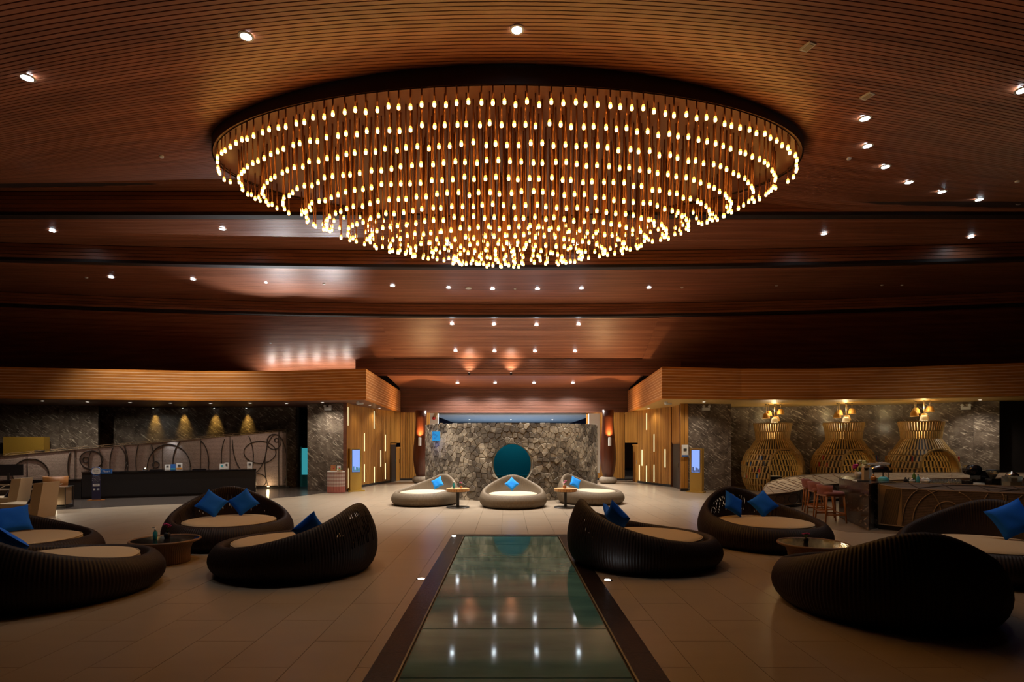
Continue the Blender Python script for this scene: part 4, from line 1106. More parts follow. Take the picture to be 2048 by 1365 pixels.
rows = [[(SA.lerp(SB,i/20)-sn*(.32*k)).to_3d()+Vector((0,0,topz(SA.lerp(SB,i/20))+.03)) for i in range(21)] for k in (0,1)]
MB().grid([[SA.lerp(SB,i/20).to_3d()+Vector((-sn.x*.34,-sn.y*.34,.12+(topz(SA.lerp(SB,i/20))-.05-.12)*k)) for i in range(21)] for k in (0,1)], False).build('rear_panel', 'weave', scn)
def at3(p, z, off=0.0): return (p.x+sn.x*off, p.y+sn.y*off, z)
for off in (0.02, -0.33):
    MB().tube([at3(SA.lerp(SB,i/12), topz(SA.lerp(SB,i/12))+(.02 if off > 0 else .10), off) for i in range(13)], 0.014, 6).build('top_rail', 'cane', scn)
MB().tube([at3(SA.lerp(SB,i/12), 0.12, .02) for i in range(13)], 0.016, 6).build('bottom_rail', 'wire', scn)
for i in range(14):
    p = SA.lerp(SB, (i+.3)/14); MB().cyl(at3(p,topz(p)+.02,.02), at3(p,topz(p)+.10,-.33), 0.008, 6).build('tie_bar', 'cane', scn)
for u in (1.0, 0.972): p = SA.lerp(SB,u); MB().cyl(at3(p,0,.02), at3(p,topz(p)+.06,.02), 0.022, 8).build('end_post', 'wire', scn)
for u in (0.16, 0.30, 0.455, 0.575, 0.70, 0.80): p = SA.lerp(SB,u); MB().cyl(at3(p,.12,.02), at3(p,topz(p),.02), 0.011, 6).build('post', 'wire', scn)
circs = [(62,948,36,30),(183,920,23,18),(172,920,6,5.5),(215,925,38,42),(170,935,34,60),(238,930,18,45),(290,925,18,50),(338,935,43,46),(312,930,7,6),(382,925,36,52),(500,880,35,70),(475,915,32,60),(548,884,14,15),(553,881,4,4),(520,905,32,22),(552,930,22,60),(515,962,18,14)]
for (cx, cy, rx, ry) in circs:
    run = []
    def flush():
        if len(run) > 2: MB().tube(list(run), 0.020, 6).build('wire_circle', 'wire', scn)
        run.clear()
    for i in range(49):
        a = 2*PI*i/48; p = rayplane(cx+rx*math.cos(a), cy+ry*math.sin(a), SA, SB)
        if 0.12 < p.z < topz(p)+.02 and p.x < SB.x: run.append((p.x+sn.x*.02, p.y+sn.y*.02, p.z))
        else: flush()
    flush()
MB().prism([(p.x,p.y) for p in (SA+sn*.06, SB+sn*.06+sd*.1, SB-sn*.4+sd*.1, SA-sn*.4)], 0.0, 0.09).build('plinth', 'black', scn)
p = rayplane(537, 972, SA, SB)
MB().lathe([(0.05,0),(0.05,0.03),(0.02,0.035)], 12, (p.x+sn.x*.09, p.y+sn.y*.09, 0.09)).build('foot_light', 'spot_warm', scn)
lamp('foot_glow', 'POINT', 5, (1.0,0.72,0.38), scn, (p.x+sn.x*.25, p.y+sn.y*.25, .22), (0,0,0), 0.05)
p = rayplane(345, 884, SA, SB)
lamp('top_glow', 'SPOT', 30, (0.85,0.95,1.0), scn, (p.x+sn.x*.25, p.y+sn.y*.25, p.z+.35), (0.12,0,0), 0.03, 1.3, 0.9)
for px in (80, 220, 440, 520):
    p = rayplane(px, 870, SA, SB); lamp('screen_fill', 'SPOT', 40, (1.0,0.72,0.62), scn, (p.x+sn.x*1.1, p.y+sn.y*1.1, 3.6), (0.30,0,0), 0.05, 1.5, 1.0)  # spots without fittings, added to brighten the woven screen
# cards and devices on the counter
def on_counter(px, back=0.18):
    u = (px-HX)/FPX; a = CL-nrc*back; d = CR-CL; t = (a.x-u*a.y)/(u*d.y-d.x); return a+d*t
ang = math.atan2(dirc.y, dirc.x)
def card(label, px, w, h, face, band, mark=None, z=0.99):
    p = on_counter(px); c = thing('card_stand', label, 'card', (p.x,p.y,z), ang)
    MB().bar((0,0,0), (0,.03,h), w, .012, (0,1,0)).build('card_face', face, c)
    b = MB().bar((0,-.009,h*.12), (0,-.004,h*.34), w*.92, .004, (0,1,0)).build('print_band', band, c)
    if mark: MB().bar((0,-.0,h*.5), (0,.010,h*.8), w*.5, .004, (0,1,0)).build('print_mark', mark, c)
    MB().box(-w*.4, w*.4, 0.0, .08, 0, .006).build('foot', 'clear_glass', c)
card('white card with dark crest on the reception counter', 335, .17, .22, 'paper_white', 'paper_white', 'print_dark')
card('blue card beside the crest card on the reception counter', 346, .16, .23, 'print_blue', 'print_teal')
card('white card with dark and orange bands on the reception counter', 358.5, .20, .27, 'paper_white', 'print_orange', 'print_dark')
card('white card with teal picture on the reception counter', 444, .17, .22, 'paper_white', 'paper_white', 'print_teal')
card('white card with dark photo beside the teal card', 453, .14, .27, 'paper_white', 'paper_white', 'print_dark')
card('white card with small dark symbols at the counter end', 499.5, .19, .28, 'paper_white', 'paper_white', 'print_dark')
p = on_counter(304, .4); p = on_counter(290, .4); c = thing('service_bell', 'small chrome service bell on the reception counter', 'bell', (p.x,p.y,.99))
MB().lathe([(0.09,0),(0.09,.02),(0.075,.03)], 20).build('foot', 'black', c); MB().lathe([(0.075,.03),(0.07,.07),(0.045,.10),(0.001,.115)], 20, cap0=False).build('dome', 'chrome', c)
for px, lab in ((314,'low black keyboard tray by the chrome bell'), (399,'low black keyboard tray between the card stands')):
    p = on_counter(px, .3); c = thing('keyboard_tray', lab, 'keyboard', (p.x,p.y,.99), ang); MB().box(-.24,.24,-.08,.08,0,.03).build('tray', 'black_gloss', c); MB().box(-.21,.21,-.06,.06,.03,.045).build('keys', 'black', c)
# payment standee
p = at(200, 1000.5); c = thing('payment_standee', 'dark blue payment standee with round logo before the reception counter', 'sign', (p.x,p.y-.18,0), ang)
MB().box(-.24,.24,-.14,.14,0,.025).build('foot', 'stool_wood', c)
MB().box(-.13,.13,-.015,.015,.025,.93).build('board', 'print_violet', c)
hd = MB().lathe([(0.155,-.012),(0.155,.012)], 32, smooth=False).build('round_head', 'paper_white', c); hd.matrix_local = Matrix.Translation((0,0,1.03)) @ Matrix.Rotation(PI/2, 4, 'X')
rg = MB().tube([(0.148*math.cos(2*PI*i/40), 0.148*math.sin(2*PI*i/40), 0.013) for i in range(40)], 0.009, 6, True).build('ring', 'print_blue', hd)
MB().prism([(.12,-.012),(.44,-.012),(.47,.012),(.12,.012)], 0.94, 1.10).build('plus_tag', 'print_blue', c)
lettering('Plus+', 0.105, 'paper_white', c, (0.30,-.02,1.02)); lettering('SHA', 0.085, 'print_dark', c, (0,-.02,1.045)); lettering('PLUS', 0.045, 'print_dark', c, (0,-.02,0.985))
for k, t in enumerate(('Cashless', 'payments', 'preferred', 'contactless')): lettering(t, 0.060 if k < 3 else 0.045, 'paper_white', c, (0,-.019,.86-.068*k))
MB().box(-.10,.10,-.019,-.016,.50,.59).build('card_badge', 'paper_white', c); lettering('VISA', 0.062, 'print_dark', c, (0,-.021,.545))
MB().prism([(-.09,-.019),(-.03,-.019),(-.03,-.016),(-.09,-.016)], .36, .42).build('pay_symbol', 'paper_white', c)
MB().prism([(.02,-.019),(.09,-.019),(.09,-.016),(.02,-.016)], .36, .42).build('pay_symbol', 'grey_paint', c)
# monitor, cabinet, lounge corner at far left
p = Vector((-17.3,19.75)); c = thing('monitor', 'dark computer monitor seen from behind on the lower desk', 'monitor', (p.x,p.y,.73), 0.35)
MB().box(-.12,.12,-.08,.08,0,.015).build('foot', 'black', c); MB().box(-.03,.03,-.03,.0,.015,.25).build('stand', 'steel_dark', c); MB().box(-.40,.40,0,.04,.16,.55).build('screen_back', 'black', c)
c = thing('wall_cabinet', 'golden wall cabinet with dark slot on the pale stone wall end', 'cabinet', (-20.9,25.0,0), 0.09)
MB().box(-.9,.75,-.35,0,1.35,2.30).build('cabinet_box', 'gold', c); MB().box(.38,.78,-.38,-.35,1.58,1.74).build('slot', 'black', c); MB().box(-.86,.70,-.30,-.02,.05,1.35).build('cabinet_base', 'gold', c)
def armchair(label, x, y, rz, mat='fabric_beige', group=None):
    c = thing('armchair', label, 'armchair', (x,y,0), rz, group)
    # back towards +X, seat to -X
    MB().add([(.22,-.36,0),(.46,-.36,0),(.46,.36,0),(.22,.36,0),(.36,-.33,.94),(.60,-.33,.96),(.60,.33,.96),(.36,.33,.94)], [(3,2,1,0),(4,5,6,7),(0,1,5,4),(1,2,6,5),(2,3,7,6),(3,0,4,7)]).build('backrest', mat, c)
    MB().add([(-.55,-.36,.04),(.28,-.36,.04),(.28,.36,.04),(-.55,.36,.04),(-.55,-.36,.40),(.30,-.36,.38),(.30,.36,.38),(-.55,.36,.40)], [(3,2,1,0),(4,5,6,7),(0,1,5,4),(1,2,6,5),(2,3,7,6),(3,0,4,7)]).build('seat', mat, c)
    pl = link('lumbar_pillow', PM_V, c, (.20,0,.50), (0,-1.0,0), (.42,.50,.35))
PM_V = pillow_mesh('fabric_violet')
armchair('beige upholstered armchair in front, with violet lumbar pillow', -13.05, 15.5, 0.10)
armchair('beige upholstered armchair behind the front one, by the low glass table', -15.3, 17.3, 0.25)
def tub_chair(label, x, y, rz):
    c = thing('tub_chair', label, 'chair', (x,y,0), rz)
    rows = []
    for z, r in ((.40,.30),(.65,.33),(.92,.34)): rows.append([(r*math.cos(a), r*math.sin(a), z) for a in [PI*(-.15+1.3*i/20) for i in range(21)]])
    for z, r in ((.92,.30),(.45,.27)): rows.append([(r*math.cos(a), r*math.sin(a), z) for a in [PI*(-.15+1.3*i/20) for i in range(21)]])
    MB().grid(rows).build('shell', 'orange_vinyl', c); MB().lathe([(0.28,.38),(0.30,.44),(0.26,.48)], 24).build('seat', 'orange_vinyl', c)
    for sx in (-1,1):
        for sy in (-1,1): MB().tube([(sx*.20,sy*.20,.40),(sx*.25,sy*.25,0)], [.022,.014], 8).build('leg', 'stool_wood', c)
tub_chair('orange tub chair with wooden legs beside the payment standee', -15.0, 18.9, 0.25 + PI)
tub_chair('orange tub chair at the lower desk below the monitor', -17.6, 18.6, 0.1 + PI)
c = thing('wire_lantern_table', 'lit woven lantern table between the armchairs and the tub chair', 'table', (-14.0,17.7,0), 0.3)
for sx in (-.32,.32):
    for sy in (-.28,.28): MB().cyl((sx,sy,.0), (sx,sy,.66), .012, 6).build('corner_post', 'wire', c)
MB().box(-.29,.29,-.25,.25,.12,.60).build('woven_core', 'cane', c); MB().box(-.34,.34,-.30,.30,.66,.675).build('glass_top', 'clear_glass', c); MB().box(-.33,.33,-.29,.29,0,.09).build('plinth', 'black', c)
MB().box(-.30,.30,-.26,.26,.60,.655).build('top_frame', 'cane', c)
lamp('lantern_glow', 'POINT', 1.5, (1,.85,.6), c, (.1,-.42,.16), (0,0,0), .03)
c = thing('wire_bench', 'long wire framed woven bench behind the beige armchairs', 'bench', (-16.4,17.9,0), 0.2)
for sy in (-.25,.25):
    for z in (.55,.70): MB().cyl((-2.2,sy,z), (2.0,sy,z), .012, 6).build('rail', 'cane', c)
for k in range(9): MB().cyl((-2.1+.5*k,-.25,.55), (-2.0+.5*k,.25,.70), .008, 5).build('tie_bar', 'cane', c)
MB().box(-2.15,1.95,-.23,.23,.10,.54).build('woven_body', 'weave_brown', c); MB().box(-2.1,1.9,-.2,.2,0,.10).build('plinth', 'black', c)

# ================================================================== basket pods
POD_R, POD_ZM = 1.30, 0.95
def pod_r(z):
    # belly, shoulder, neck, flared collar
    pts = [(0,1.03),(.25,1.17),(.55,1.27),(.90,1.31),(1.20,1.27),(1.50,1.15),(1.75,.97),(1.95,.80),(2.10,.71),(2.20,.69),(2.45,.735),(2.80,.81)]
    for (a, ra), (b, rb) in zip(pts[:-1], pts[1:]):
        if a <= z <= b: return ra+(rb-ra)*(z-a)/(b-a)
    return pts[-1][1]
def pod(label, x, y, rz, seed):
    """timber staves in tiers; the arched opening looks along the local -Y axis after rz"""
    c = thing('basket_pod', label, 'pod', (x,y,0.005), rz); c.scale = (.93,.93,1.02); rs = random.Random(seed)
    tiers = [0.02,.27,.52,.77,1.02,1.27,1.50,1.72,2.14,2.45,2.80]
    OW, OH = 0.74, 1.72
    def inside(px, pz, py): 
        if py > 0: return False
        h = 1.0; return abs(px) < OW and (pz < OH-OW or (px*px+(pz-(OH-OW))**2) < OW*OW)
    for k, (z0, z1) in enumerate(zip(tiers[:-1], tiers[1:])):
        m = MB(); n = 56 if k < 8 else 50; ph = 0.5*(k % 2)
        for i in range(n):
            a = 2*PI*(i+ph)/n; tw = rs.uniform(.00,.05) if k < 6 else 0.0
            r0, r1 = pod_r(z0+.015), pod_r(z1-.015)
            p0 = Vector((r0*math.sin(a), -r0*math.cos(a), z0+.015)); p1 = Vector((r1*math.sin(a+tw), -r1*math.cos(a+tw), z1-.015))
            mid = (p0+p1)/2
            if inside(mid.x, mid.z, mid.y) : continue
            w = 0.066 if k < 8 else 0.066
            if k == 7: w = 0.05
            m.bar(p0, p1, w, 0.11 if k < 7 else .05, Vector((math.sin(a), -math.cos(a), 0)))
        stuff(m.build('stave_tier', 'pod_wood', c))
    lin = MB(); N = 72; zs = [0.02+2.10*k/14 for k in range(15)]
    for k in range(14):
        for i in range(N):
            a0, a1 = 2*PI*i/N, 2*PI*(i+1)/N; z0, z1 = zs[k], zs[k+1]; r0, r1 = pod_r(z0)-.01, pod_r(z1)-.01
            am = (a0+a1)/2; rm = (r0+r1)/2
            if inside(rm*math.sin(am), (z0+z1)/2, -rm*math.cos(am)): continue
            lin.add([(r0*math.sin(a0),-r0*math.cos(a0),z0),(r0*math.sin(a1),-r0*math.cos(a1),z0),(r1*math.sin(a1),-r1*math.cos(a1),z1),(r1*math.sin(a0),-r1*math.cos(a0),z1)], [(0,1,2,3)])
    lin.build('gap_shade_liner', 'black', c)  # black sheet added so the gaps between staves look shaded
    for z in tiers:
        r = pod_r(z); pts = []; run = []
        N = 64; runs = []
        for i in range(N+1):
            a = 2*PI*i/N+PI; p = Vector((r*math.sin(a), -r*math.cos(a), z))
            if inside(p.x, p.z, p.y):
                if len(run) > 1: runs.append(run)
                run = []
            else: run.append(p)
        if len(run) > 1: runs.append(run)
        m = MB()
        for q in runs: m.tube(q, 0.022, 6)
        m.build('hoop', 'pod_wood', c)
    # arched jamb of the opening
    arc = [Vector((-OW, 0, 0.0)), Vector((-OW, 0, .5))]+[Vector((-OW*math.cos(PI*i/20), 0, OH-OW+OW*math.sin(PI*i/20))) for i in range(21)]+[Vector((OW,0,.5)), Vector((OW,0,0))]
    rows = []
    def ydep(p): 
        r = pod_r(min(2.1,max(0,p.z))); return -math.sqrt(max(.05, r*r-p.x*p.x))
    for (o, sc) in ((0.05,1.0),(-.05,1.0),(-.05,1.06),(.30,1.06),(.30,1.0),(0.05,1.0)):
        rows.append([Vector((p.x*sc, ydep(p)+o, p.z*(1+.03*(sc-1)/.06))) for p in arc])
    MB().grid(rows, False).build('arch_frame', 'pod_wood', c)
    MB().lathe([(1.0,0.0),(1.0,.04)], 40, smooth=False).build('floor_disc', 'pod_wood', c)
    for i in range(34):
        a = rs.uniform(.7, 2*PI-.7); z = rs.choice([.52,.77,1.02,1.27])+.02; r = pod_r(z)+.035
        b = MB().box(-.022,.022,-.03,.03,0,rs.uniform(.14,.20)); o = b.build('book', rs.choice(['paper_white','red','print_blue','black','terracotta','print_dark','print_orange']), c)
        o.location = (r*math.sin(a), -r*math.cos(a), z); o.rotation_euler = (0,0,a)
    return c
pod('slatted basket pod with arched opening, next to the right stone pillar', 11.37, 24.5, .10, 1)
pod('slatted basket pod with arched opening, in the middle of three', 14.07, 23.9, .03, 2)
pod('slatted basket pod with arched opening, farthest from the stone pillar', 16.3, 22.5, -.02, 3)
c = thing('pod_table', 'small black side table with white cups inside the first pod', 'table', (11.45,24.55,0.047))
MB().box(-.22,.22,-.22,.22,0,.55).build('table_body', 'black', c); MB().box(-.24,.24,-.24,.24,.55,.57).build('table_top', 'paper_white', c)
# pendant clusters
def cluster(label, x, y):
    c = thing('pendant_cluster', label, 'pendant lamp', (x,y,3.70))
    for k, (dx, dy, dz) in enumerate(((-.30,-.05,.62),(-.12,.12,.50),(.03,-.12,.80),(.20,.10,.72),(.34,-.02,.44))):
        MB().cyl((dx,dy,0), (dx,dy,-dz+.22), .012, 6).build('cord', 'cane', c)
        sh = MB().lathe([(0.08,-dz+.22),(0.125,-dz+.13),(0.15,-dz)], 24, (dx,dy,0), cap1=False).build('shade', 'shade_gold' if k != 2 else 'paper_white', c)
        MB().lathe([(0.13,-dz+.02),(0.001,-dz+.015)], 16, (dx,dy,0), cap0=False).build('bulb_disc', 'shade_glow', sh)
        MB().lathe([(0.03,0.0),(0.03,-.03)], 10, (dx,dy,0)).build('ceiling_cap', 'black', c)
    lamp('cluster_glow', 'POINT', 44, (1.0,0.80,0.48), c, (0,-.05,-.95), (0,0,0), 0.12)
    lamp('cluster_up', 'POINT', 14, (1.0,0.72,0.30), c, (0,-.15,-.28), (0,0,0), 0.05)
cluster('five gold shaded pendant lamps above the pod by the stone pillar', 11.37, 24.5)
cluster('five gold shaded pendant lamps above the middle pod', 14.07, 23.9)
cluster('five gold shaded pendant lamps above the pod farthest from the pillar', 16.3, 22.5)

# ================================================================== bar
ST = [((8.0,17.6),(8.15,18.2),.42,.55), ((8.96,17.85),(8.6,18.8),.49,.70), ((9.8,18.65),(9.4,19.5),.54,.80), ((10.7,19.4),(10.4,20.25),.58,.86),
      ((11.9,19.95),(11.8,20.8),.62,.90), ((13.0,19.4),(13.3,20.1),.75,.97), ((14.0,18.0),(14.4,18.5),.90,1.05), ((16.5,16.4),(16.9,17.0),1.0,1.10), ((19,14.9),(19.4,15.5),1.0,1.10)]
wing = thing('woven_bar_wing', 'low curved woven bar wing tapering to a tip before the basket pods', 'counter')
def fine(k):     # Catmull-Rom through the stations
    n = len(ST)-1; i = min(n-1, int(k)); t = k-i
    def flat(s): return (*s[0], *s[1], s[2], s[3])
    p = [flat(ST[max(0,min(n,i+d))]) for d in (-1,0,1,2)]
    return [0.5*(2*b+(c-a)*t+(2*a-5*b+4*c-d)*t*t+(3*b-a-3*c+d)*t**3) for a, b, c, d in zip(*p)]
S = [fine(k*8/48) for k in range(49)]
MB().grid([[(s[0],s[1],.10+(s[4]-.10)*v) for s in S] for v in (0,.5,1)]).build('front_panel', 'weave_brown', wing)
MB().grid([[(s[0]+(s[2]-s[0])*v, s[1]+(s[3]-s[1])*v, s[4]+(s[5]-s[4])*v) for s in S] for v in (0,.5,1)]).build('sloped_top', 'weave_tan', wing)
MB().grid([[(s[2],s[3],s[5]*v+.1*(1-v)) for s in S] for v in (1,0)]).build('rear_panel', 'weave_brown', wing)
s = S[0]; MB().add([(s[0],s[1],.1),(s[2],s[3],.1),(s[2],s[3],s[5]),(s[0],s[1],s[4])], [(3,2,1,0)]).build('tip_panel', 'cane', wing)
MB().tube([(s[0],s[1]-.01,s[4]+.01) for s in S], .016, 6).build('front_rail', 'cane', wing)
MB().tube([(s[2],s[3],s[5]+.01) for s in S], .016, 6).build('rear_rail', 'cane', wing)
MB().tube([(s[0],s[1]-.01,.11) for s in S], .016, 6).build('bottom_rail', 'cane', wing)
MB().prism([(s[0]+.04,s[1]+.08) for s in S]+[(s[2],s[3]) for s in S[::-1]], 0.006, .10).build('plinth', 'black', wing)
for k in range(0, 49, 6):
    s = S[k]; MB().cyl((s[0],s[1],s[4]+.012), (s[2],s[3],s[5]+.012), .010, 5).build('top_rib', 'cane', wing)
for k, (u, r) in enumerate(((3,.13),(6,.20),(9,.13),(12,.22),(16,.18),(20,.24),(24,.17))):
    pts = []
    for i in range(33):
        a = 2*PI*i/32; q = max(0, min(8, (u+ r*7*math.cos(a))*8/48)); s = fine(q); z = .12+(s[4]-.14)*(.5+.5*math.sin(a)*.98)
        pts.append((s[0]-.0, s[1]-.015, z))
    MB().tube(pts, .011, 6).build('wire_circle', 'wire', wing)
for k, u in enumerate((2,7,11,15,19)):
    pts = []
    for i in range(25):
        a = PI*i/24; s = fine(min(8,(u+3*i/24)*8/48)); v = .08+.85*math.sin(a); pts.append((s[0]+(s[2]-s[0])*v, s[1]+(s[3]-s[1])*v, s[4]+(s[5]-s[4])*v+.012))
    MB().tube(pts, .010, 6).build('wire_arc', 'rattan_brown', wing)
lamp('wing_fill', 'SPOT', 170, (1.0,0.86,0.66), wing, (9.2,19.2,3.6), (0.1,0.05,0), .1, 1.2, 1.0)  # spot with no fitting, added to brighten the tip of the wing
# long near counter
FA, FB_ = Vector((8.94,12.95)), Vector((13.6,9.45)); fd = (FB_-FA).normalized(); fn = Vector((fd.y,-fd.x))
lc = thing('woven_bar_counter', 'long woven bar counter with wire circles on its front', 'counter')
BA, BB = FA+Vector((-.29,.36)), FB_-fn*.75
def V3(p, z): return (p.x, p.y, z)
MB().prism([(p.x,p.y) for p in (FA-fn*.06+fd*.05, FB_-fn*.06, BB, BA)], .006, .12).build('plinth', 'black', lc)
MB().add([V3(FA,.12),V3(FB_,.12),V3(FB_,.97),V3(FA,.97)], [(0,1,2,3)]).build('front_panel', 'weave_brown', lc)
BA2 = FA-fn*.75
MB().add([V3(FA,.97),V3(FB_,.97),V3(BB,1.07),V3(BA2,1.07)], [(0,1,2,3)]).build('sloped_top', 'weave_brown', lc)
MB().add([V3(BA,.12),V3(FA,.12),V3(FA,.97),V3(BA,1.05)], [(0,1,2,3)]).build('side_panel', 'cane', lc)
MB().add([V3(FA,.97),V3(BA2,1.07),V3(BA,1.05)], [(0,1,2)]).build('corner_top', 'weave_brown', lc)
MB().add([V3(BA2,.1),V3(BB,.1),V3(BB,1.07),V3(BA2,1.07)], [(3,2,1,0)]).build('rear_panel', 'black', lc)
for a, b in (((FA,.975),(FB_,.975)), ((BA,1.055),(FA,.975)), ((BA2,1.075),(BB,1.075)), ((FA,.12),(FB_,.12)), ((BA,.12),(BA,1.05)), ((FA,.12),(FA,.975)), ((BA,.12),(FA,.12)), ((BA,1.055),(BA2,1.075))):
    MB().cyl(V3(*a), V3(*b), .014, 6).build('cane_rail', 'cane', lc)
for k in range(9):
    p = FA+fd*(.35+.62*k); q = p-fn*.75-fd*.25; MB().cyl(V3(p,.978), V3(q,1.078), .009, 5).build('top_rib', 'wire', lc)
for (cx, cy, rx, ry) in ((1892,1040,66,60),(1894,1028,26,24),(1845,1045,40,66),(1990,1040,28,60),(2070,1040,50,56),(2010,1030,3,50),(1894,1028,12,10)):
    run = []
    for i in range(49):
        a = 2*PI*i/48; p = rayplane(cx+rx*math.cos(a), cy+ry*math.sin(a), FA, FB_)
        if .13 < p.z < .965 and p.x > FA.x: run.append((p.x+fn.x*.012, p.y+fn.y*.012, p.z))
        else:
            if len(run) > 2: MB().tube(run, .011, 6).build('wire_circle', 'cane', lc)
            run = []
    if len(run) > 2: MB().tube(run, .011, 6).build('wire_circle', 'cane', lc)
for k, (z, o) in enumerate(((1.02,.25),(1.03,.4))):
    pts = [V3(FA+fd*(.3+1.9*i/24+k*1.4)-fn*(.10+.55*math.sin(PI*i/24)), .985+.10*(.13+.73*math.sin(PI*i/24))) for i in range(25)]; MB().tube(pts, .010, 6).build('wire_arc', 'wire', lc)
m = MB()
for k in range(16):
    t0 = .1+.05*k; m.bar(V3(BA.lerp(FA,t0*.9+.02),.14), V3(BA.lerp(FA,min(.98,t0*.9+.25)),.95), .012, .008)
stuff(m.build('draped_strand', 'wire', lc))
# dark stone bar block
sb = thing('stone_bar', 'dark veined stone bar block beside the stools', 'counter')
poly = [(8.26,13.05),(8.62,14.3),(9.0,15.5),(9.5,16.3),(10.2,16.1),(9.75,14.8),(9.33,13.70),(8.58,13.36)]
MB().prism([(x+.02,y+.03) for x, y in poly], .006, 1.03).build('body', 'bar_stone', sb); MB().prism(poly, 1.03, 1.08).build('worktop', 'bar_stone', sb)
ib = thing('back_bar', 'black inner work counter crowded with bar utensils', 'counter')
ipoly = [(10.4,15.0),(12.2,14.7),(14.6,12.9),(15.4,13.8),(12.6,15.8),(10.4,16.0)]
MB().prism(ipoly, 0.006, .92).build('body', 'black', ib); MB().prism([(x*1.0,y) for x, y in ipoly], .92, .95).build('worktop', 'black_gloss', ib)
# stools
def stool_proto():
    r = thing('bar_stool', 'x', 'bar stool')
    for sx in (-1,1):
        for sy in (-1,1): MB().tube([(sx*.21,sy*.20,.70),(sx*.265,sy*.24,.006)], [.026,.018], 8).build('leg', 'stool_wood', r)
    for sy in (-1,1): MB().bar((-.25,sy*.228,.22), (.25,sy*.228,.22), .02, .035).build('stretcher', 'stool_wood', r)
    for sx, z in ((-1,.30),(1,.25)): MB().bar((sx*.243,-.22,z), (sx*.243,.22,z), .02, .035).build('stretcher', 'stool_wood', r)
    MB().box(-.24,.24,-.23,.23,.68,.72).build('seat_frame', 'stool_wood', r)
    rows = [[(.25*x*(1-.12*k), .25*y*(1-.12*k), z) for x, y in [(math.copysign(abs(math.cos(a))**.4, math.cos(a)), math.copysign(abs(math.sin(a))**.4, math.sin(a))) for a in [2*PI*i/32 for i in range(33)]]] for k, z in ((0,.72),(-.3,.745),(0,.785),(1.2,.80),(8.3,.80))]
    MB().grid(rows).build('seat_cushion', 'mauve', r)
    out, inn = [], []
    for z, o in ((.74,.27),(.86,.29),(.96,.31)): out.append([(-.02+o*math.cos(a), o*math.sin(a)*.9, z-.0*abs(math.sin(a))) for a in [PI*(.58+.84*i/18) for i in range(19)]])
    for z, o in ((.955,.26),(.80,.23)): out.append([(-.02+o*math.cos(a), o*math.sin(a)*.9, z) for a in [PI*(.58+.84*i/18) for i in range(19)]])
    MB().grid(out).build('backrest', 'mauve', r)
    return r
s0 = stool_proto()
for k, (x, y, rz, lab) in enumerate(((8.18,14.45,.0,'mauve bar stool nearest the free end of the stone bar'), (8.55,15.6,-.15,'mauve bar stool between two others at the stone bar'), (8.95,16.7,-.35,'mauve bar stool nearest the curved woven wing'))):
    o = s0 if k == 0 else copy_tree(s0); o.location = (x,y,0); o.rotation_euler = (0,0,rz); o['label'] = lab; o['group'] = 'mauve bar stools at the stone bar'
# things on the stone bar
def spot(px, Y): return ((px-HX)*Y/FPX, Y)
x, y = spot(1716, 15.2); c = thing('flower_vase', 'white vase of pink and cream flowers on the stone bar', 'flower', (x,y,1.08))
MB().lathe([(0.06,0),(0.085,.10),(0.08,.17),(0.07,.17)], 20).build('vase', 'paper_white', c); rs = random.Random(4)
for k in range(16):
    tip = Vector((rs.uniform(-.16,.20), rs.uniform(-.08,.08), rs.uniform(.26,.46))); pink = tip.x < .02 and tip.z < .40
    st = MB().tube([(0,0,.15), tip], .005, 5).build('stem', 'green_leaf', c); b = MB()
    b.lathe([(0.01,-.03),(0.045,-.01),(0.05,.015),(0.03,.035),(0.002,.04)], 10, tip, rib=5, amp=.2); b.build('bloom', 'magenta' if pink else 'cream_flower', st)
x, y = spot(1733.5, 14.6); c = thing('menu_holder', 'beige arched menu holder on the stone bar', 'holder', (x,y,1.08))
MB().box(-.10,.02,-.05,.05,0,.30).build('holder_body', 'fabric_beige', c); MB().lathe([(.06,-.05),(.06,.05)], 20, (0,0,0), smooth=False).build('holder_arch', 'fabric_beige', c).matrix_local = Matrix.Translation((-.04,0,.30)) @ Matrix.Rotation(PI/2,4,'X')
MB().box(.03,.11,-.03,-.02,.02,.30).build('menu_card', 'paper_white', c)
x, y = spot(1721, 14.0); c = thing('serving_tray', 'thin pale tray lying on the stone bar edge', 'tray', (x,y,1.08)); MB().box(-.14,.14,-.10,.10,0,.012).build('tray_base', 'paper_white', c); MB().box(-.15,.15,-.11,-.10,0,.025).build('tray_edge', 'chrome', c)
x, y = spot(1747, 14.15); c = thing('amber_jar', 'round amber candle jar on the stone bar', 'jar', (x,y,1.08))
MB().lathe([(.04,0),(.065,.03),(.065,.09),(.045,.115)], 20).build('jar_body', 'candle_amber', c); MB().lathe([(.02,.115),(.02,.15),(.005,.16)], 12).build('jar_lid', 'candle_amber', c)
x, y = spot(1757, 15.3); c = thing('chafing_dish', 'chrome roll top chafing dish with white napkins on top', 'dish', (x,y,1.08))
for sx in (-.2,.2):
    for sy in (-.12,.12): MB().cyl((sx,sy,0), (sx,sy,.16), .012, 6).build('leg', 'black', c)
MB().box(-.26,.26,-.17,.17,.16,.22).build('pan', 'steel_dark', c); lid = MB().lathe([(.27,.22),(.26,.28),(.19,.34),(.001,.36)], 28, sy=.65, cap0=False).build('lid', 'chrome', c)
MB().box(-.02,.24,-.10,.10,.36,.41).build('napkins', 'paper_white', c); MB().box(-.30,-.05,-.09,.09,.345,.40).build('napkins', 'paper_white', c)
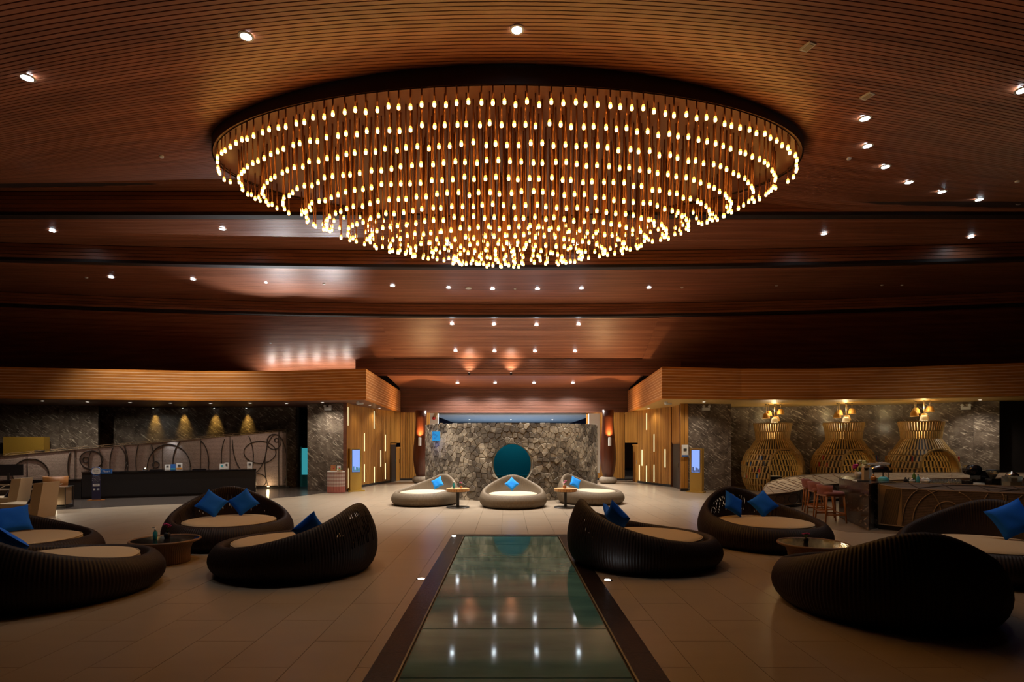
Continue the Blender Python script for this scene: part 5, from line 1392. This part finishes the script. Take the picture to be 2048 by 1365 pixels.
x, y = spot(1776, 14.35); c = thing('glass_bowl', 'pale blue glass bowl turned over beside the chafing dish', 'bowl', (x-.12,y,1.08)); MB().lathe([(.12,0),(.115,.05),(.07,.085),(.001,.095)], 24, cap0=False).build('bowl', 'print_teal', c); MB().lathe([(.03,.095),(.035,.105)], 14).build('foot_ring', 'clear_glass', c)
# things on the inner work counter
ZB = .95
def prop(name, label, cat, px, Y, group=None): return thing(name, label, cat, (*spot(px,Y), ZB), 0, group)
c = prop('coffee_machine', 'black rounded coffee machine on the inner counter', 'coffee machine', 1950, 15.0)
MB().box(-.22,.26,-.18,.18,0,.08).build('drip_base', 'black_gloss', c); MB().box(.0,.26,-.17,.17,.08,.34).build('machine_body', 'black_gloss', c); MB().lathe([(.13,-.17),(.15,0),(.13,.17)], 24).build('brew_head', 'black_gloss', c).matrix_local = Matrix.Translation((-.08,0,.36)) @ Matrix.Rotation(PI/2,4,'X')
MB().lathe([(.05,-.18),(.05,-.19)], 16).build('chrome_badge', 'chrome', c).matrix_local = Matrix.Translation((-.08,0,.38)) @ Matrix.Rotation(PI/2,4,'X')
c = prop('coffee_grinder', 'coffee grinder with dark bean funnel beside the coffee machine', 'grinder', 1985, 14.6)
MB().box(-.10,.14,-.10,.10,0,.16).build('grinder_body', 'black_gloss', c); MB().lathe([(.05,.16),(.13,.32),(.14,.36),(.13,.36)], 20).build('bean_funnel', 'clear_glass', c); MB().lathe([(.14,.36),(.12,.385)], 20).build('funnel_lid', 'black', c)
c = prop('biscuit_jar', 'square glass biscuit jar with domed chrome lid', 'jar', 2024, 13.9)
MB().box(-.15,.15,-.12,.12,0,.26).build('jar_glass', 'clear_glass', c); MB().lathe([(.13,.26),(.14,.29),(.09,.34),(.02,.36),(.02,.385),(.001,.39)], 24).build('domed_lid', 'chrome', c); MB().box(-.13,.13,-.10,.10,.012,.12).build('biscuits', 'cushion_sand', c)
c = prop('milk_carton', 'white carton standing beside the biscuit jar', 'carton', 2008, 14.5); MB().box(-.05,.05,-.05,.05,0,.17).build('carton_body', 'paper_white', c); MB().prism([(-.05,-.05),(.05,-.05),(.05,.05),(-.05,.05)], .17, .19).build('carton_fold', 'grey_paint', c)
c = prop('saucer_stack', 'low stack of white saucers before the coffee machine', 'saucers', 1958, 14.2); MB().lathe([(.05,0),(.11,.02),(.12,.045),(.10,.045)], 24).build('saucer', 'paper_white', c); MB().lathe([(.05,.045),(.11,.06),(.115,.07)], 24).build('saucer', 'paper_white', c)
for k, (px, Y, hh, mt, lab) in enumerate(((1828,15.6,.30,'green_leaf','tall green glass bottle on the inner counter'), (1836,15.4,.22,'print_teal','short teal label bottle on the inner counter'), (1811,15.5,.14,'black','squat black canister on the inner counter'), (1818,15.6,.12,'black','lower black canister beside the squat one'))):
    c = prop('bottle', lab, 'bottle', px, Y); MB().lathe([(.04,0),(.042,.02),(.042,hh*.6),(.016,hh*.78),(.016,hh*.94)], 16).build('bottle_body', mt, c); MB().lathe([(.019,hh*.93),(.019,hh)], 12).build('cap', 'black', c)
for k, (px, Y) in enumerate(((1824,15.2),(1847,15.3),(1855,15.15))):
    c = prop('sugar_bowl', ('white bowl with chrome lid beside the green bottle','white lidded bowl beside the teal label bottle','white lidded bowl beside the upturned glasses')[k], 'bowl', px, Y, 'white lidded bowls on the inner counter'); MB().lathe([(.04,0),(.07,.05),(.065,.09)], 18).build('bowl', 'paper_white', c); MB().lathe([(.066,.09),(.04,.12),(.01,.13),(.012,.15),(.001,.155)], 18).build('lid', 'paper_white' if k else 'chrome', c)
gp = None; rs = random.Random(9)
for k in range(22):
    px = 1864+5.6*(k % 11); Y = 15.0+.32*(k//11)+.03*(k % 2)
    if gp is None:
        gp = prop('drinking_glass', 'upturned clear drinking glass in the cluster on the inner counter', 'glass', px, Y, 'upturned glasses on the inner counter')
        MB().lathe([(.036,0),(.034,.04),(.028,.095)], 14).build('glass_wall', 'clear_glass', gp); MB().lathe([(.029,.095),(.027,.10)], 14).build('glass_foot', 'chrome', gp); o = gp
    else: o = copy_tree(gp)
    o.location = (*spot(px,Y), ZB)
